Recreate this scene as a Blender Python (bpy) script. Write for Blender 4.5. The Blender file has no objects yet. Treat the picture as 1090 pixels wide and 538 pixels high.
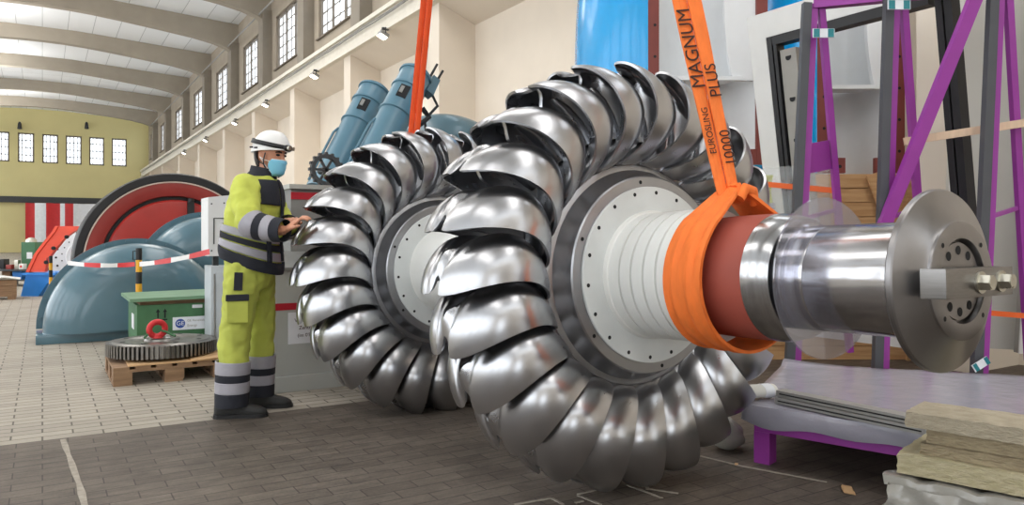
import bpy, bmesh, math, random
from mathutils import Vector, Matrix
random.seed(7)
PI = math.pi
SC = bpy.context.scene
C = SC.collection
V = Vector

# ------------------------------------------------------------------ camera frame
YAW = math.radians(32.0); CAM_Z = 1.13; FPX = 800.0; CX, CY = 545.0, 252.0
RX, RY = math.cos(YAW), -math.sin(YAW)
FX, FY = math.sin(YAW), math.cos(YAW)
def W(px, py, d):
    """point of the place seen at a pixel, d metres along the view direction"""
    xc = (px - CX) / FPX * d
    return V((xc * RX + d * FX, xc * RY + d * FY, CAM_Z - (py - CY) / FPX * d))

def lin(h):
    h = h.lstrip('#')
    out = []
    for i in (0, 2, 4):
        c = int(h[i:i+2], 16) / 255
        out.append(c / 12.92 if c <= 0.04045 else ((c + 0.055) / 1.055) ** 2.4)
    return (*out, 1.0)

# ------------------------------------------------------------------ materials
def new_mat(name):
    m = bpy.data.materials.new(name); m.use_nodes = True
    nt = m.node_tree
    b = nt.nodes['Principled BSDF']
    return m, nt, b

def mat(name, color, rough=0.5, metal=0.0, var=0.06, scale=6.0, bump=0.0, bscale=40.0, stretch=(1, 1, 1), coat=0.0, color2=None, rvar=0.0, **kw):
    m, nt, b = new_mat(name)
    c = lin(color)
    tc = nt.nodes.new('ShaderNodeTexCoord')
    mp = nt.nodes.new('ShaderNodeMapping'); mp.inputs['Scale'].default_value = stretch
    nt.links.new(tc.outputs['Object'], mp.inputs['Vector'])
    n = nt.nodes.new('ShaderNodeTexNoise'); n.inputs['Scale'].default_value = scale; n.inputs['Detail'].default_value = 5
    nt.links.new(mp.outputs['Vector'], n.inputs['Vector'])
    r = nt.nodes.new('ShaderNodeValToRGB')
    r.color_ramp.elements[0].position = 0.3; r.color_ramp.elements[1].position = 0.7
    if color2:
        r.color_ramp.elements[0].color = c; r.color_ramp.elements[1].color = lin(color2)
    else:
        r.color_ramp.elements[0].color = (*[x * (1 - var) for x in c[:3]], 1)
        r.color_ramp.elements[1].color = (*[min(1, x * (1 + var)) for x in c[:3]], 1)
    nt.links.new(n.outputs['Fac'], r.inputs['Fac'])
    nt.links.new(r.outputs['Color'], b.inputs['Base Color'])
    b.inputs['Roughness'].default_value = rough; b.inputs['Metallic'].default_value = metal
    if rvar:
        mr = nt.nodes.new('ShaderNodeMapRange')
        mr.inputs['To Min'].default_value = max(0.02, rough - rvar); mr.inputs['To Max'].default_value = rough + rvar
        nt.links.new(n.outputs['Fac'], mr.inputs['Value']); nt.links.new(mr.outputs['Result'], b.inputs['Roughness'])
    if coat: b.inputs['Coat Weight'].default_value = coat; b.inputs['Coat Roughness'].default_value = 0.08
    if bump:
        n2 = nt.nodes.new('ShaderNodeTexNoise'); n2.inputs['Scale'].default_value = bscale; n2.inputs['Detail'].default_value = 6
        nt.links.new(mp.outputs['Vector'], n2.inputs['Vector'])
        bp = nt.nodes.new('ShaderNodeBump'); bp.inputs['Strength'].default_value = bump; bp.inputs['Distance'].default_value = 0.01
        nt.links.new(n2.outputs['Fac'], bp.inputs['Height']); nt.links.new(bp.outputs['Normal'], b.inputs['Normal'])
    for k, v in kw.items(): b.inputs[k.replace('_', ' ')].default_value = v
    return m

def emit_mat(name, color, strength):
    m, nt, b = new_mat(name)
    b.inputs['Base Color'].default_value = lin(color)
    b.inputs['Emission Color'].default_value = lin(color); b.inputs['Emission Strength'].default_value = strength
    return m

def pane_mat(name, tint, trans=0.6, glossy=0.1, rough=0.1):
    m, nt, b = new_mat(name)
    nt.nodes.remove(b)
    out = nt.nodes['Material Output']
    t = nt.nodes.new('ShaderNodeBsdfTransparent'); t.inputs['Color'].default_value = lin(tint)
    d = nt.nodes.new('ShaderNodeBsdfTranslucent'); d.inputs['Color'].default_value = lin(tint)
    g = nt.nodes.new('ShaderNodeBsdfGlossy'); g.inputs['Roughness'].default_value = rough
    m1 = nt.nodes.new('ShaderNodeMixShader'); m1.inputs[0].default_value = trans
    m2 = nt.nodes.new('ShaderNodeMixShader'); m2.inputs[0].default_value = glossy
    nt.links.new(d.outputs[0], m1.inputs[1]); nt.links.new(t.outputs[0], m1.inputs[2])
    nt.links.new(m1.outputs[0], m2.inputs[1]); nt.links.new(g.outputs[0], m2.inputs[2])
    nt.links.new(m2.outputs[0], out.inputs['Surface'])
    return m

def film_mat(name, tint, alpha, rough=0.15, spec=0.5):
    """milky plastic film: diffuse + gloss, partly see-through"""
    m, nt, b = new_mat(name)
    b.inputs['Base Color'].default_value = lin(tint); b.inputs['Roughness'].default_value = rough
    b.inputs['Alpha'].default_value = alpha
    tc = nt.nodes.new('ShaderNodeTexCoord')
    n = nt.nodes.new('ShaderNodeTexNoise'); n.inputs['Scale'].default_value = 9; n.inputs['Detail'].default_value = 4
    nt.links.new(tc.outputs['Object'], n.inputs['Vector'])
    bp = nt.nodes.new('ShaderNodeBump'); bp.inputs['Strength'].default_value = 0.45; bp.inputs['Distance'].default_value = 0.02
    nt.links.new(n.outputs['Fac'], bp.inputs['Height']); nt.links.new(bp.outputs['Normal'], b.inputs['Normal'])
    return m

def brick_floor():
    m, nt, b = new_mat('paving')
    tc = nt.nodes.new('ShaderNodeTexCoord')
    def brick(c1, c2, mo, ms, bw, rh):
        n = nt.nodes.new('ShaderNodeTexBrick')
        n.inputs['Color1'].default_value = lin(c1); n.inputs['Color2'].default_value = lin(c2); n.inputs['Mortar'].default_value = lin(mo)
        n.inputs['Scale'].default_value = 1; n.inputs['Mortar Size'].default_value = ms; n.inputs['Mortar Smooth'].default_value = 0.3
        n.inputs['Brick Width'].default_value = bw; n.inputs['Row Height'].default_value = rh
        nt.links.new(tc.outputs['Object'], n.inputs['Vector'])
        return n
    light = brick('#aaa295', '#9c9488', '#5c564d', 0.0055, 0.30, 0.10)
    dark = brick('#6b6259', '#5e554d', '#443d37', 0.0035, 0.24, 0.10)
    def noise(scale, det=6, stretch=None):
        n = nt.nodes.new('ShaderNodeTexNoise'); n.inputs['Scale'].default_value = scale; n.inputs['Detail'].default_value = det
        n.inputs['Roughness'].default_value = 0.65
        if stretch:
            mp = nt.nodes.new('ShaderNodeMapping'); mp.inputs['Scale'].default_value = stretch
            nt.links.new(tc.outputs['Object'], mp.inputs['Vector']); nt.links.new(mp.outputs['Vector'], n.inputs['Vector'])
        else: nt.links.new(tc.outputs['Object'], n.inputs['Vector'])
        return n
    def mul(a, fac_node, lo, hi):
        mr = nt.nodes.new('ShaderNodeMapRange'); mr.inputs['From Min'].default_value = 0.3; mr.inputs['From Max'].default_value = 0.7
        mr.inputs['To Min'].default_value = lo; mr.inputs['To Max'].default_value = hi
        nt.links.new(fac_node.outputs['Fac'], mr.inputs['Value'])
        mx = nt.nodes.new('ShaderNodeMix'); mx.data_type = 'RGBA'; mx.blend_type = 'MULTIPLY'; mx.inputs['Factor'].default_value = 1
        nt.links.new(a, mx.inputs['A']); nt.links.new(mr.outputs['Result'], mx.inputs['B'])
        return mx.outputs['Result']
    l = mul(light.outputs['Color'], noise(2.5), 0.9, 1.08)
    l = mul(l, noise(30), 0.95, 1.05)
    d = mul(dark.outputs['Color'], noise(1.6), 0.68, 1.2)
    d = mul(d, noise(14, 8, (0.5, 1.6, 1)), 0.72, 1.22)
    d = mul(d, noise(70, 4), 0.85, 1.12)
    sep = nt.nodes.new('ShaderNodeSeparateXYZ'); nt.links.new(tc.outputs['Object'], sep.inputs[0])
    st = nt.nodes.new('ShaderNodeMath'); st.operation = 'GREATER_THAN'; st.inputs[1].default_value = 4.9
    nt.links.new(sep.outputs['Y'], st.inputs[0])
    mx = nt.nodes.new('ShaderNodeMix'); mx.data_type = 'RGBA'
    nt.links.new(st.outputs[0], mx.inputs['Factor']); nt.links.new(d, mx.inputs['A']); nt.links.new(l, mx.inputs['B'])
    nt.links.new(mx.outputs['Result'], b.inputs['Base Color'])
    b.inputs['Roughness'].default_value = 0.62; b.inputs['Specular IOR Level'].default_value = 0.3
    bp = nt.nodes.new('ShaderNodeBump'); bp.inputs['Strength'].default_value = 0.35; bp.inputs['Distance'].default_value = 0.004
    nt.links.new(mx.outputs['Result'], bp.inputs['Height']); nt.links.new(bp.outputs['Normal'], b.inputs['Normal'])
    return m

def steel(name, color, rough, aniso=0.0, stretch=(1, 1, 1), scale=30, rv=0.08, var=0.08, bump=0.0, color2=None):
    m = mat(name, color, rough, 1.0, var=var, scale=scale, stretch=stretch, rvar=rv, bump=bump, bscale=scale, color2=color2)
    return m

M = {}
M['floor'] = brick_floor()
M['bucket'] = steel('bucket_steel', '#b7b8bb', 0.28, scale=3, stretch=(1, 3, 3), rv=0.03, var=0.03)
M['bucket_inner'] = mat('bucket_inner_steel', '#c4c3c2', 0.42, 0.72, var=0.03, scale=4)
M['hub'] = steel('hub_steel', '#a8a9ac', 0.36, scale=5, rv=0.04)
M['shaft'] = steel('shaft_steel', '#b4b5b7', 0.2, scale=5, stretch=(1, 30, 1), rv=0.07, var=0.06)
M['journal'] = steel('journal_steel', '#bcbcbf', 0.17, scale=7, stretch=(1, 1, 1), rv=0.11, var=0.12)
M['flange'] = steel('flange_steel', '#8f8d8d', 0.33, scale=10, rv=0.06)
M['bar'] = steel('bar_steel', '#8b8987', 0.35, scale=12, stretch=(3, 1, 20), rv=0.08)
M['zinc'] = steel('zinc', '#c3c1b6', 0.3)
M['gear'] = steel('gear_steel', '#8d8a86', 0.33, scale=20)
M['hole'] = mat('dark_hole', '#17181a', 0.8)
M['plate_white'] = mat('plate_white', '#d3d7d6', 0.45)
M['sleeve_white'] = mat('sleeve_white', '#e2e3df', 0.5, var=0.03)
M['primer'] = mat('red_primer', '#9c4a3c', 0.6, var=0.05)
M['black'] = mat('black_rubber', '#1b1b1d', 0.5)
M['acrylic'] = pane_mat('clear_disc', '#e6e6ee', 0.86, 0.20, 0.03)
M['sling'] = mat('sling_orange', '#f27a30', 0.75, var=0.10, scale=25, bump=0.35, bscale=60, stretch=(1, 1, 0.25))
M['sling_dark'] = mat('sling_red_orange', '#e4501a', 0.75, var=0.10, scale=25, bump=0.35, bscale=60, stretch=(1, 1, 0.25))
M['ink'] = mat('ink', '#3a2018', 0.8)
M['wall'] = mat('plaster_cream', '#ded3c4', 0.9, var=0.03, scale=1.5)
M['wall_grey'] = mat('plaster_grey', '#a59a8a', 0.9, var=0.06, scale=2)
M['pilaster'] = mat('concrete_pilaster', '#8f877b', 0.9, var=0.08, scale=2)
M['beam'] = mat('concrete_beam', '#a39a8c', 0.9, var=0.06, scale=1.5)
M['ceil'] = None
M['girder'] = mat('girder_white', '#dcd6c9', 0.8, var=0.05)
M['olive'] = mat('olive_plaster', '#d8cd96', 0.9, var=0.04, scale=0.6)
M['winframe'] = mat('window_frame_dark', '#7a7166', 0.7)
M['winpane'] = pane_mat('window_pane', '#f8fafc', 0.7, 0.04)
M['steelgrey'] = mat('pipe_grey', '#8d8c88', 0.5)
M['teal'] = mat('teal_paint', '#50707d', 0.28, var=0.06, scale=3, coat=0.4)
M['teal2'] = mat('teal_paint_light', '#567d8f', 0.38, var=0.06, scale=3, coat=0.2)
M['red'] = mat('generator_red', '#a1231b', 0.38, var=0.10, scale=2.5, coat=0.2)
M['red_dark'] = mat('generator_ring', '#90302a', 0.4, var=0.12, scale=3, coat=0.2)
M['rim_light'] = mat('rim_light', '#c9b9ad', 0.5)
M['cab'] = mat('cabinet_grey', '#a9aaa5', 0.55, var=0.06, scale=3)
M['cab_dark'] = mat('cabinet_top', '#7b7b78', 0.6, var=0.08)
M['cab_white'] = mat('cabinet_white', '#dfe0e0', 0.5, var=0.03)
M['cab_light'] = mat('cabinet_light', '#bdc4c8', 0.5, var=0.04)
M['stripe'] = mat('red_stripe', '#b3182a', 0.5)
M['paper'] = mat('paper', '#dcdde2', 0.8)
M['wood'] = mat('pallet_wood', '#7d6149', 0.85, scale=4, stretch=(1, 8, 8), color2='#9b7d60')
M['wood_light'] = mat('crate_wood', '#d2aa7c', 0.8, scale=3, stretch=(1, 6, 14), color2='#ba8d5e')
M['board'] = mat('fibre_board', '#c9a377', 0.8, var=0.06)
M['green'] = mat('crate_green', '#42704a', 0.6, var=0.12, scale=8)
M['green_lid'] = mat('crate_lid', '#6f9273', 0.55, var=0.08)
M['label_blue'] = mat('emblem_blue', '#2c4fa0', 0.5)
M['label_white'] = mat('label_white', '#e6eaef', 0.6)
M['post_black'] = mat('post_black', '#17181b', 0.45)
M['post_yellow'] = mat('post_yellow', '#e0a424', 0.45)
M['tape_red'] = mat('tape_red', '#cf2f33', 0.5)
M['tape_white'] = mat('tape_white', '#ecebea', 0.5)
M['orange_paint'] = mat('orange_paint', '#e2482a', 0.4, var=0.05)
M['blue_paint'] = mat('blue_paint', '#2b83d8', 0.45, var=0.05)
M['sky_blue'] = mat('sky_blue_paint', '#08a2e6', 0.22, var=0.03, coat=0.3)
M['white_paint'] = mat('white_paint', '#e4e7e9', 0.35, var=0.02)
M['flange_brown'] = mat('flange_primer', '#7d3b34', 0.6)
M['purple'] = mat('purple_paint', '#98399a', 0.42, var=0.05)
M['anthracite'] = mat('anthracite', '#4b4d52', 0.5)
M['frame_white'] = mat('frame_white', '#dcdcd8', 0.45, var=0.03)
M['frame_grey'] = mat('frame_alu', '#9a978f', 0.5)
M['pane_grey'] = mat('wrapped_pane', '#c4c2b8', 0.5, var=0.05, scale=1.2)
M['film'] = film_mat('deck_film', '#a8a6b2', 1.0, 0.2)
M['film_clear'] = film_mat('clear_film', '#dfe6e4', 0.16, 0.12)
M['plastic_white'] = film_mat('white_plastic', '#9a978f', 1.0, 0.12)
M['alu'] = mat('aluminium', '#9d9c98', 0.45)
M['foam'] = mat('foam', '#dcdcd6', 0.8)
M['wool'] = mat('stone_wool', '#a69b86', 1.0, scale=18, stretch=(1, 1, 4), color2='#b9af99', bump=0.9, bscale=55)
M['wool2'] = mat('stone_wool_yellow', '#afa582', 1.0, scale=18, stretch=(1, 1, 4), color2='#beb496', bump=0.9, bscale=55)
M['wool3'] = mat('stone_wool_brown', '#8c7e66', 1.0, scale=18, stretch=(1, 1, 4), color2='#a39679', bump=1.0, bscale=40)
M['chalk'] = mat('chalk_paint', '#9d9589', 0.9, var=0.2, scale=30)
M['strap_orange'] = mat('strap_orange', '#e8641f', 0.6)
M['lath'] = mat('lath_wood', '#dfc3a6', 0.75, scale=4, stretch=(8, 8, 1), var=0.08)
M['tape_teal'] = mat('tape_teal', '#1f7f88', 0.4)
M['hivis'] = mat('hivis_yellow', '#c5cd58', 0.8, var=0.10, scale=9, bump=0.5, bscale=18)
M['hivis_dirty'] = mat('hivis_trousers', '#abb24f', 0.85, scale=6, color2='#c3cb5a', bump=0.5, bscale=16)
M['navy'] = mat('navy_cloth', '#23252e', 0.85, var=0.15, bump=0.4, bscale=20)
M['silver'] = mat('reflective_silver', '#a19fa7', 0.45, var=0.06, scale=20)
M['skin'] = mat('skin', '#c98d70', 0.5, var=0.07, scale=25, Subsurface_Weight=0.0)
M['hair'] = mat('hair_dark', '#2b211c', 0.6)
M['helmet'] = mat('helmet_white', '#eeeeec', 0.3, var=0.01)
M['mask'] = mat('mask_blue', '#84cbe8', 0.8, var=0.05)
M['mask_white'] = mat('mask_edge', '#e8eef2', 0.8)
M['boot'] = mat('boot_black', '#2a2a29', 0.6, var=0.1)
M['eye'] = mat('eye_dark', '#1a1412', 0.3)
M['green_dark'] = mat('machine_green', '#3f6b4c', 0.6)
M['dark_steel'] = mat('dark_steel', '#3a3c3e', 0.55)
M['lamp_on'] = emit_mat('lamp_glow', '#fff6e4', 14.0)

def ceiling_mat():
    m, nt, b = new_mat('ceiling_panels')
    tc = nt.nodes.new('ShaderNodeTexCoord')
    n = nt.nodes.new('ShaderNodeTexBrick'); n.offset = 0.0
    n.inputs['Color1'].default_value = lin('#f0f2f4'); n.inputs['Color2'].default_value = lin('#e8ebee'); n.inputs['Mortar'].default_value = lin('#b5b8ba')
    n.inputs['Scale'].default_value = 1; n.inputs['Brick Width'].default_value = 0.95; n.inputs['Row Height'].default_value = 50
    n.inputs['Mortar Size'].default_value = 0.012
    nt.links.new(tc.outputs['Object'], n.inputs['Vector'])
    nt.links.new(n.outputs['Color'], b.inputs['Base Color']); b.inputs['Roughness'].default_value = 0.8
    return m
M['ceil'] = ceiling_mat()

# ------------------------------------------------------------------ mesh builder
class MB:
    def __init__(self):
        self.bm = bmesh.new(); self.mats = []
    def mi(self, m):
        if m is None: m = '__first'
        if m not in self.mats: self.mats.append(m)
        return self.mats.index(m)
    def face(self, vs, mi=0):
        try:
            f = self.bm.faces.new(vs); f.material_index = mi; return f
        except ValueError: return None
    def poly(self, pts, m=None):
        mi = self.mi(m); return self.face([self.bm.verts.new(p) for p in pts], mi)
    def hexa(self, p, m=None):
        """8 corners: 0-3 bottom ring, 4-7 top ring"""
        mi = self.mi(m); v = [self.bm.verts.new(q) for q in p]
        for f in ((3, 2, 1, 0), (4, 5, 6, 7), (0, 1, 5, 4), (1, 2, 6, 5), (2, 3, 7, 6), (3, 0, 4, 7)):
            self.face([v[i] for i in f], mi)
        return v
    def box(self, lo, hi, m=None, rot=None, bevel=0.0):
        lo, hi = V(lo), V(hi); c = (lo + hi) / 2
        p = [V((x, y, z)) for z in (lo.z, hi.z) for x, y in ((lo.x, lo.y), (hi.x, lo.y), (hi.x, hi.y), (lo.x, hi.y))]
        if rot is not None: p = [c + rot @ (q - c) for q in p]
        v = self.hexa(p, m)
        if bevel:
            es = list({e for q in v for e in q.link_edges})
            r = bmesh.ops.bevel(self.bm, geom=es, offset=bevel, segments=2, profile=0.7, affect='EDGES')
            mi = self.mi(m)
            for f in r['faces']: f.material_index = mi
    def bar(self, a, b, w, h, up=(0, 0, 1), m=None, w2=None, h2=None):
        """rectangular bar from a to b; w across, h along 'up'"""
        a, b = V(a), V(b); d = (b - a).normalized(); up = V(up)
        s = d.cross(up).normalized(); u = s.cross(d).normalized()
        w2 = w if w2 is None else w2; h2 = h if h2 is None else h2
        def ring(c, w, h): return [c - s * w / 2 - u * h / 2, c + s * w / 2 - u * h / 2, c + s * w / 2 + u * h / 2, c - s * w / 2 + u * h / 2]
        self.hexa(ring(a, w, h) + ring(b, w2, h2), m)
    def loft(self, rings, m=None, cap=True, closed=True, loop=False):
        mi = self.mi(m)
        R = [[self.bm.verts.new(p) for p in r] for r in rings]
        n = len(R[0]); k = len(R)
        for i in range(k if loop else k - 1):
            a, b = R[i], R[(i + 1) % k]
            for j in range(n if closed else n - 1):
                self.face([a[j], a[(j + 1) % n], b[(j + 1) % n], b[j]], mi)
        if cap and not loop and closed:
            self.face(list(reversed(R[0])), mi); self.face(R[-1], mi)
        return R
    def tube(self, pts, r, seg=10, m=None, cap=True, loop=False, flat=1.0, up=(0, 0, 1)):
        pts = [V(p) for p in pts]; n = len(pts)
        rs = r if isinstance(r, (list, tuple)) else [r] * n
        rings = []
        prev = None
        for i, p in enumerate(pts):
            if loop: d = pts[(i + 1) % n] - pts[i - 1]
            else: d = pts[min(i + 1, n - 1)] - pts[max(i - 1, 0)]
            d.normalize()
            if prev is None:
                u = V(up)
                if abs(d.dot(u)) > 0.95: u = V((1, 0, 0))
                s = d.cross(u).normalized()
            else:
                s = (prev - d * prev.dot(d)).normalized()
            prev = s
            t = s.cross(d).normalized()
            rr = rs[i]; ra, rb = (rr if isinstance(rr, (tuple, list)) else (rr, rr * flat))
            rings.append([p + s * math.cos(2 * PI * k / seg) * ra + t * math.sin(2 * PI * k / seg) * rb for k in range(seg)])
        return self.loft(rings, m, cap, True, loop)
    def lathe(self, prof, seg=64, axis='Y', o=(0, 0, 0), m=None, cap=True, a0=0.0, a1=2 * PI, close=False):
        """prof: (r, h) pairs or (r, h, mat)"""
        o = V(o); full = abs(a1 - a0 - 2 * PI) < 1e-6
        na = seg if full else seg + 1
        def pt(r, h, a):
            c, s = math.cos(a) * r, math.sin(a) * r
            return o + (V((c, h, s)) if axis == 'Y' else V((c, s, h)) if axis == 'Z' else V((h, c, s)))
        R = [[self.bm.verts.new(pt(p[0], p[1], a0 + (a1 - a0) * k / seg)) for k in range(na)] for p in prof]
        np_ = len(prof)
        for i in range(np_ if close else np_ - 1):
            q = prof[(i + 1) % np_]
            mi = self.mi(q[2] if len(q) > 2 else m)
            a, b = R[i], R[(i + 1) % np_]
            for j in range(na if full else na - 1):
                self.face([a[j], a[(j + 1) % na], b[(j + 1) % na], b[j]], mi)
        if cap and full and not close:
            self.face(R[0][::-1], self.mi(prof[0][2] if len(prof[0]) > 2 else m)); self.face(R[-1], self.mi(prof[-1][2] if len(prof[-1]) > 2 else m))
    def cyl(self, a, b, r, r2=None, seg=20, m=None):
        self.tube([a, b], [r, r if r2 is None else r2], seg, m)
    def sphere(self, c, r, seg=16, m=None, rings=10, rot=None):
        mi = self.mi(m); c = V(c); r = V(r) if not isinstance(r, (int, float)) else V((r, r, r))
        def P(i, j):
            th = PI * i / rings; ph = 2 * PI * j / seg
            q = V((r.x * math.sin(th) * math.cos(ph), r.y * math.sin(th) * math.sin(ph), r.z * math.cos(th)))
            return c + (rot @ q if rot is not None else q)
        top = self.bm.verts.new(P(0, 0)); bot = self.bm.verts.new(P(rings, 0))
        R = [[self.bm.verts.new(P(i, j)) for j in range(seg)] for i in range(1, rings)]
        for j in range(seg):
            self.face([top, R[0][j], R[0][(j + 1) % seg]], mi); self.face([bot, R[-1][(j + 1) % seg], R[-1][j]], mi)
            for i in range(len(R) - 1): self.face([R[i][j], R[i + 1][j], R[i + 1][(j + 1) % seg], R[i][(j + 1) % seg]], mi)
    def disc(self, c, n, r, seg=12, m=None):
        c, n = V(c), V(n).normalized(); s = n.orthogonal().normalized(); t = n.cross(s)
        self.poly([c + (s * math.cos(2 * PI * k / seg) + t * math.sin(2 * PI * k / seg)) * r for k in range(seg)], m)
    def prism(self, poly, b, m=None):
        """poly: list of functions' points at a (list of Vectors), swept by vector b"""
        pa = [V(p) for p in poly]; b = V(b)
        self.loft([pa, [p + b for p in pa]], m)
    def build(self, name, material=None, parent=None, smooth=35, loc=None, rotz=None, recalc=True):
        bm = self.bm
        if recalc: bmesh.ops.recalc_face_normals(bm, faces=bm.faces[:])
        me = bpy.data.meshes.new(name); bm.to_mesh(me); bm.free()
        for k in self.mats or ['__first']:
            me.materials.append(M[material] if k == '__first' else M[k])
        if smooth:
            for p in me.polygons: p.use_smooth = True
            me.set_sharp_from_angle(angle=math.radians(smooth))
        o = bpy.data.objects.new(name, me); C.objects.link(o)
        if parent is not None: o.parent = parent
        if loc is not None: o.location = loc
        if rotz is not None: o.rotation_euler = (0, 0, rotz)
        return o

def tag(o, label=None, cat=None, group=None, kind=None):
    if label: o['label'] = label
    if cat: o['category'] = cat
    if group: o['group'] = group
    if kind: o['kind'] = kind
    return o
def thing(name, label, cat, loc=(0, 0, 0), rotz=0.0, group=None):
    o = bpy.data.objects.new(name, None); C.objects.link(o)
    o.location = loc; o.rotation_euler = (0, 0, rotz); o.empty_display_size = 0.1
    return tag(o, label, cat, group)
def copy_tree(o, parent=None):
    c = o.copy(); C.objects.link(c)
    if parent is not None: c.parent = parent
    for ch in list(o.children): copy_tree(ch, c)
    return c
def struct(o, label=None, cat=None): return tag(o, label, cat, None, 'structure')
def text_mesh(name, body, size, m, parent, mw, extrude=0.0006, align='CENTER'):
    cu = bpy.data.curves.new(name, 'FONT'); cu.body = body; cu.size = size; cu.extrude = extrude
    cu.align_x = align; cu.align_y = 'CENTER'
    t = bpy.data.objects.new(name + '_tmp', cu); C.objects.link(t)
    dg = bpy.context.evaluated_depsgraph_get(); dg.update()
    me = bpy.data.meshes.new_from_object(t.evaluated_get(dg))
    bpy.data.objects.remove(t); bpy.data.curves.remove(cu)
    me.name = name; me.transform(mw); me.materials.clear(); me.materials.append(M[m])
    o = bpy.data.objects.new(name, me); C.objects.link(o); o.parent = parent
    return o
def frame_mat(o, x, z):
    """matrix whose X runs along x, Z along z (face normal)"""
    x = V(x).normalized(); z = V(z).normalized(); y = z.cross(x).normalized(); x = y.cross(z)
    m = Matrix((x, y, z)).transposed().to_4x4(); m.translation = V(o); return m
def apply_mods(o):
    dg = bpy.context.evaluated_depsgraph_get(); dg.update()
    me = bpy.data.meshes.new_from_object(o.evaluated_get(dg))
    o.modifiers.clear(); o.data = me
    return o
#PART2
# ================================================================== TURBINE ROTOR
AX, AY, AZ = 2.217, 2.624, 0.962
rotor = thing('turbine_rotor', 'steel water turbine rotor, two bucket wheels on one shaft, hung over dark paving', 'turbine rotor', (AX, AY - .0269, 0))
TILT = math.radians(-1.6); rotor.rotation_euler = (TILT, 0, 0)

def bucket_mesh():
    mb = MB(); bm = mb.bm
    R0, R1, WD, DP, TH, T0 = 0.485, 0.930, 0.262, 0.172, 0.011, 0.030
    YH, RN, RW = 0.056, 0.905, 0.695        # horn offset, notch root, radius of greatest width
    def arc(p, q, n, corner, e):
        """superelliptic quarter from p to q round the given corner"""
        out = []
        for k in range(n):
            th = PI / 2 * k / n
            u, v = abs(math.sin(th)) ** (2 / e), 1 - abs(math.cos(th)) ** (2 / e)
            if corner == 'rv': out.append((p[0] + (q[0] - p[0]) * v, p[1] + (q[1] - p[1]) * u))
            else: out.append((p[0] + (q[0] - p[0]) * u, p[1] + (q[1] - p[1]) * v))
        return out
    o = []
    o += arc((R1, YH), (RW, WD), 20, 'rv', 2.05)          # horn -> greatest width
    o += arc((RW, WD), (R0, .10), 22, 'ru', 1.7)         # -> root
    o += [(R0, .10 - .0333 * k) for k in range(3)]
    o += [(R0 + (RN - R0) * k / 20, 0.0) for k in range(20)]
    o += [(RN + (R1 - RN) * (1 - math.cos(PI / 2 * k / 12)) ** 1.1, YH * math.sin(PI / 2 * k / 12)) for k in range(12)]
    NT = len(o); NR = 14
    c0 = (0.725, 0.130)
    for s in (1, -1):
        rings = []
        for i in range(NR + 1):
            rho = math.sin(PI / 2 * i / NR) if i < NR else 1.0
            ring = []
            for (r, y) in o:
                rr = c0[0] + (r - c0[0]) * rho; yy = c0[1] + (y - c0[1]) * rho
                f = max(0.0, (rr - RW) / (R1 - RW)); g = max(0.0, (RW - rr) / (RW - R0))
                q_ = max(0.0, min(1.0, (r - .60) / .30)); pw = 2.45 - .2 * q_ * q_ * (3 - 2 * q_)
                dep = DP * max(0.0, 1 - rho ** pw) ** (1 / pw)
                st = max(0.0, min(1.0, (rr - .80) / .10)); st = st * st * (3 - 2 * st)
                ntc = .066 * st * math.exp(-(yy / .034) ** 2)
                ring.append(bm.verts.new((rr, s * yy, T0 - dep + .062 * f * f + .078 * g * g - ntc)) if i else None)
            rings.append(ring)
        c = bm.verts.new((c0[0], s * c0[1], T0 - DP))
        for k in range(NT):
            q = (c, rings[1][k], rings[1][(k + 1) % NT])
            bm.faces.new(q if s > 0 else q[::-1])
            for i in range(1, NR):
                q = (rings[i][k], rings[i + 1][k], rings[i + 1][(k + 1) % NT], rings[i][(k + 1) % NT])
                bm.faces.new(q if s > 0 else q[::-1])
    ob = mb.build('bucket', 'bucket', None, smooth=0, recalc=False)
    up = sum(p.normal.z * p.area for p in ob.data.polygons)
    md = ob.modifiers.new('s', 'SOLIDIFY'); md.thickness = TH; md.offset = -1 if up > 0 else 1; md.use_even_offset = False; md.material_offset = 1; md.material_offset_rim = 1
    ob.data.materials.clear(); ob.data.materials.append(M['bucket']); ob.data.materials.append(M['bucket_inner'])
    apply_mods(ob)
    ob.data.materials.clear(); ob.data.materials.append(M['bucket']); ob.data.materials.append(M['bucket_inner'])
    bm = bmesh.new(); bm.from_mesh(ob.data)
    mb = MB(); mb.bm.free(); mb.bm = bm; mb.mats = ['bucket', 'bucket_inner']
    secs = [(0.44, .075, -.030, .090), (0.475, .095, -.045, .090), (0.505, .120, -.080, .062), (0.54, .140, -.104, .002), (0.58, .150, -.116, -.060), (0.62, .12, -.120, -.100)]
    rings = []
    for r, hw, t0, t1 in secs:
        c, h = (t0 + t1) / 2, (t1 - t0) / 2
        ring = []
        for k in range(28):
            th = 2 * PI * k / 28; cs, sn = math.cos(th), math.sin(th)
            ring.append(V((r, hw * math.copysign(abs(cs) ** 0.75, cs), c + h * math.copysign(abs(sn) ** 0.75, sn))))
        rings.append(ring)
    mb.loft(rings, 'bucket')
    web = []
    for r, hw, t0, t1 in ((0.60, .06, -.160, -.06), (0.70, .055, -.140, -.06), (0.78, .045, -.110, -.045), (0.84, .025, -.07, -.03)):
        web.append([V((r, hw * math.cos(2 * PI * k / 12), (t0 + t1) / 2 + .015 + (t1 - t0) / 2 * math.sin(2 * PI * k / 12))) for k in range(12)])
    mb.loft(web, 'bucket')
    me = ob.data; bmesh.ops.recalc_face_normals(bm, faces=bm.faces[:])
    bm.to_mesh(me); bm.free()
    for p in me.polygons: p.use_smooth = True
    me.set_sharp_from_angle(angle=math.radians(50))
    return ob

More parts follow.
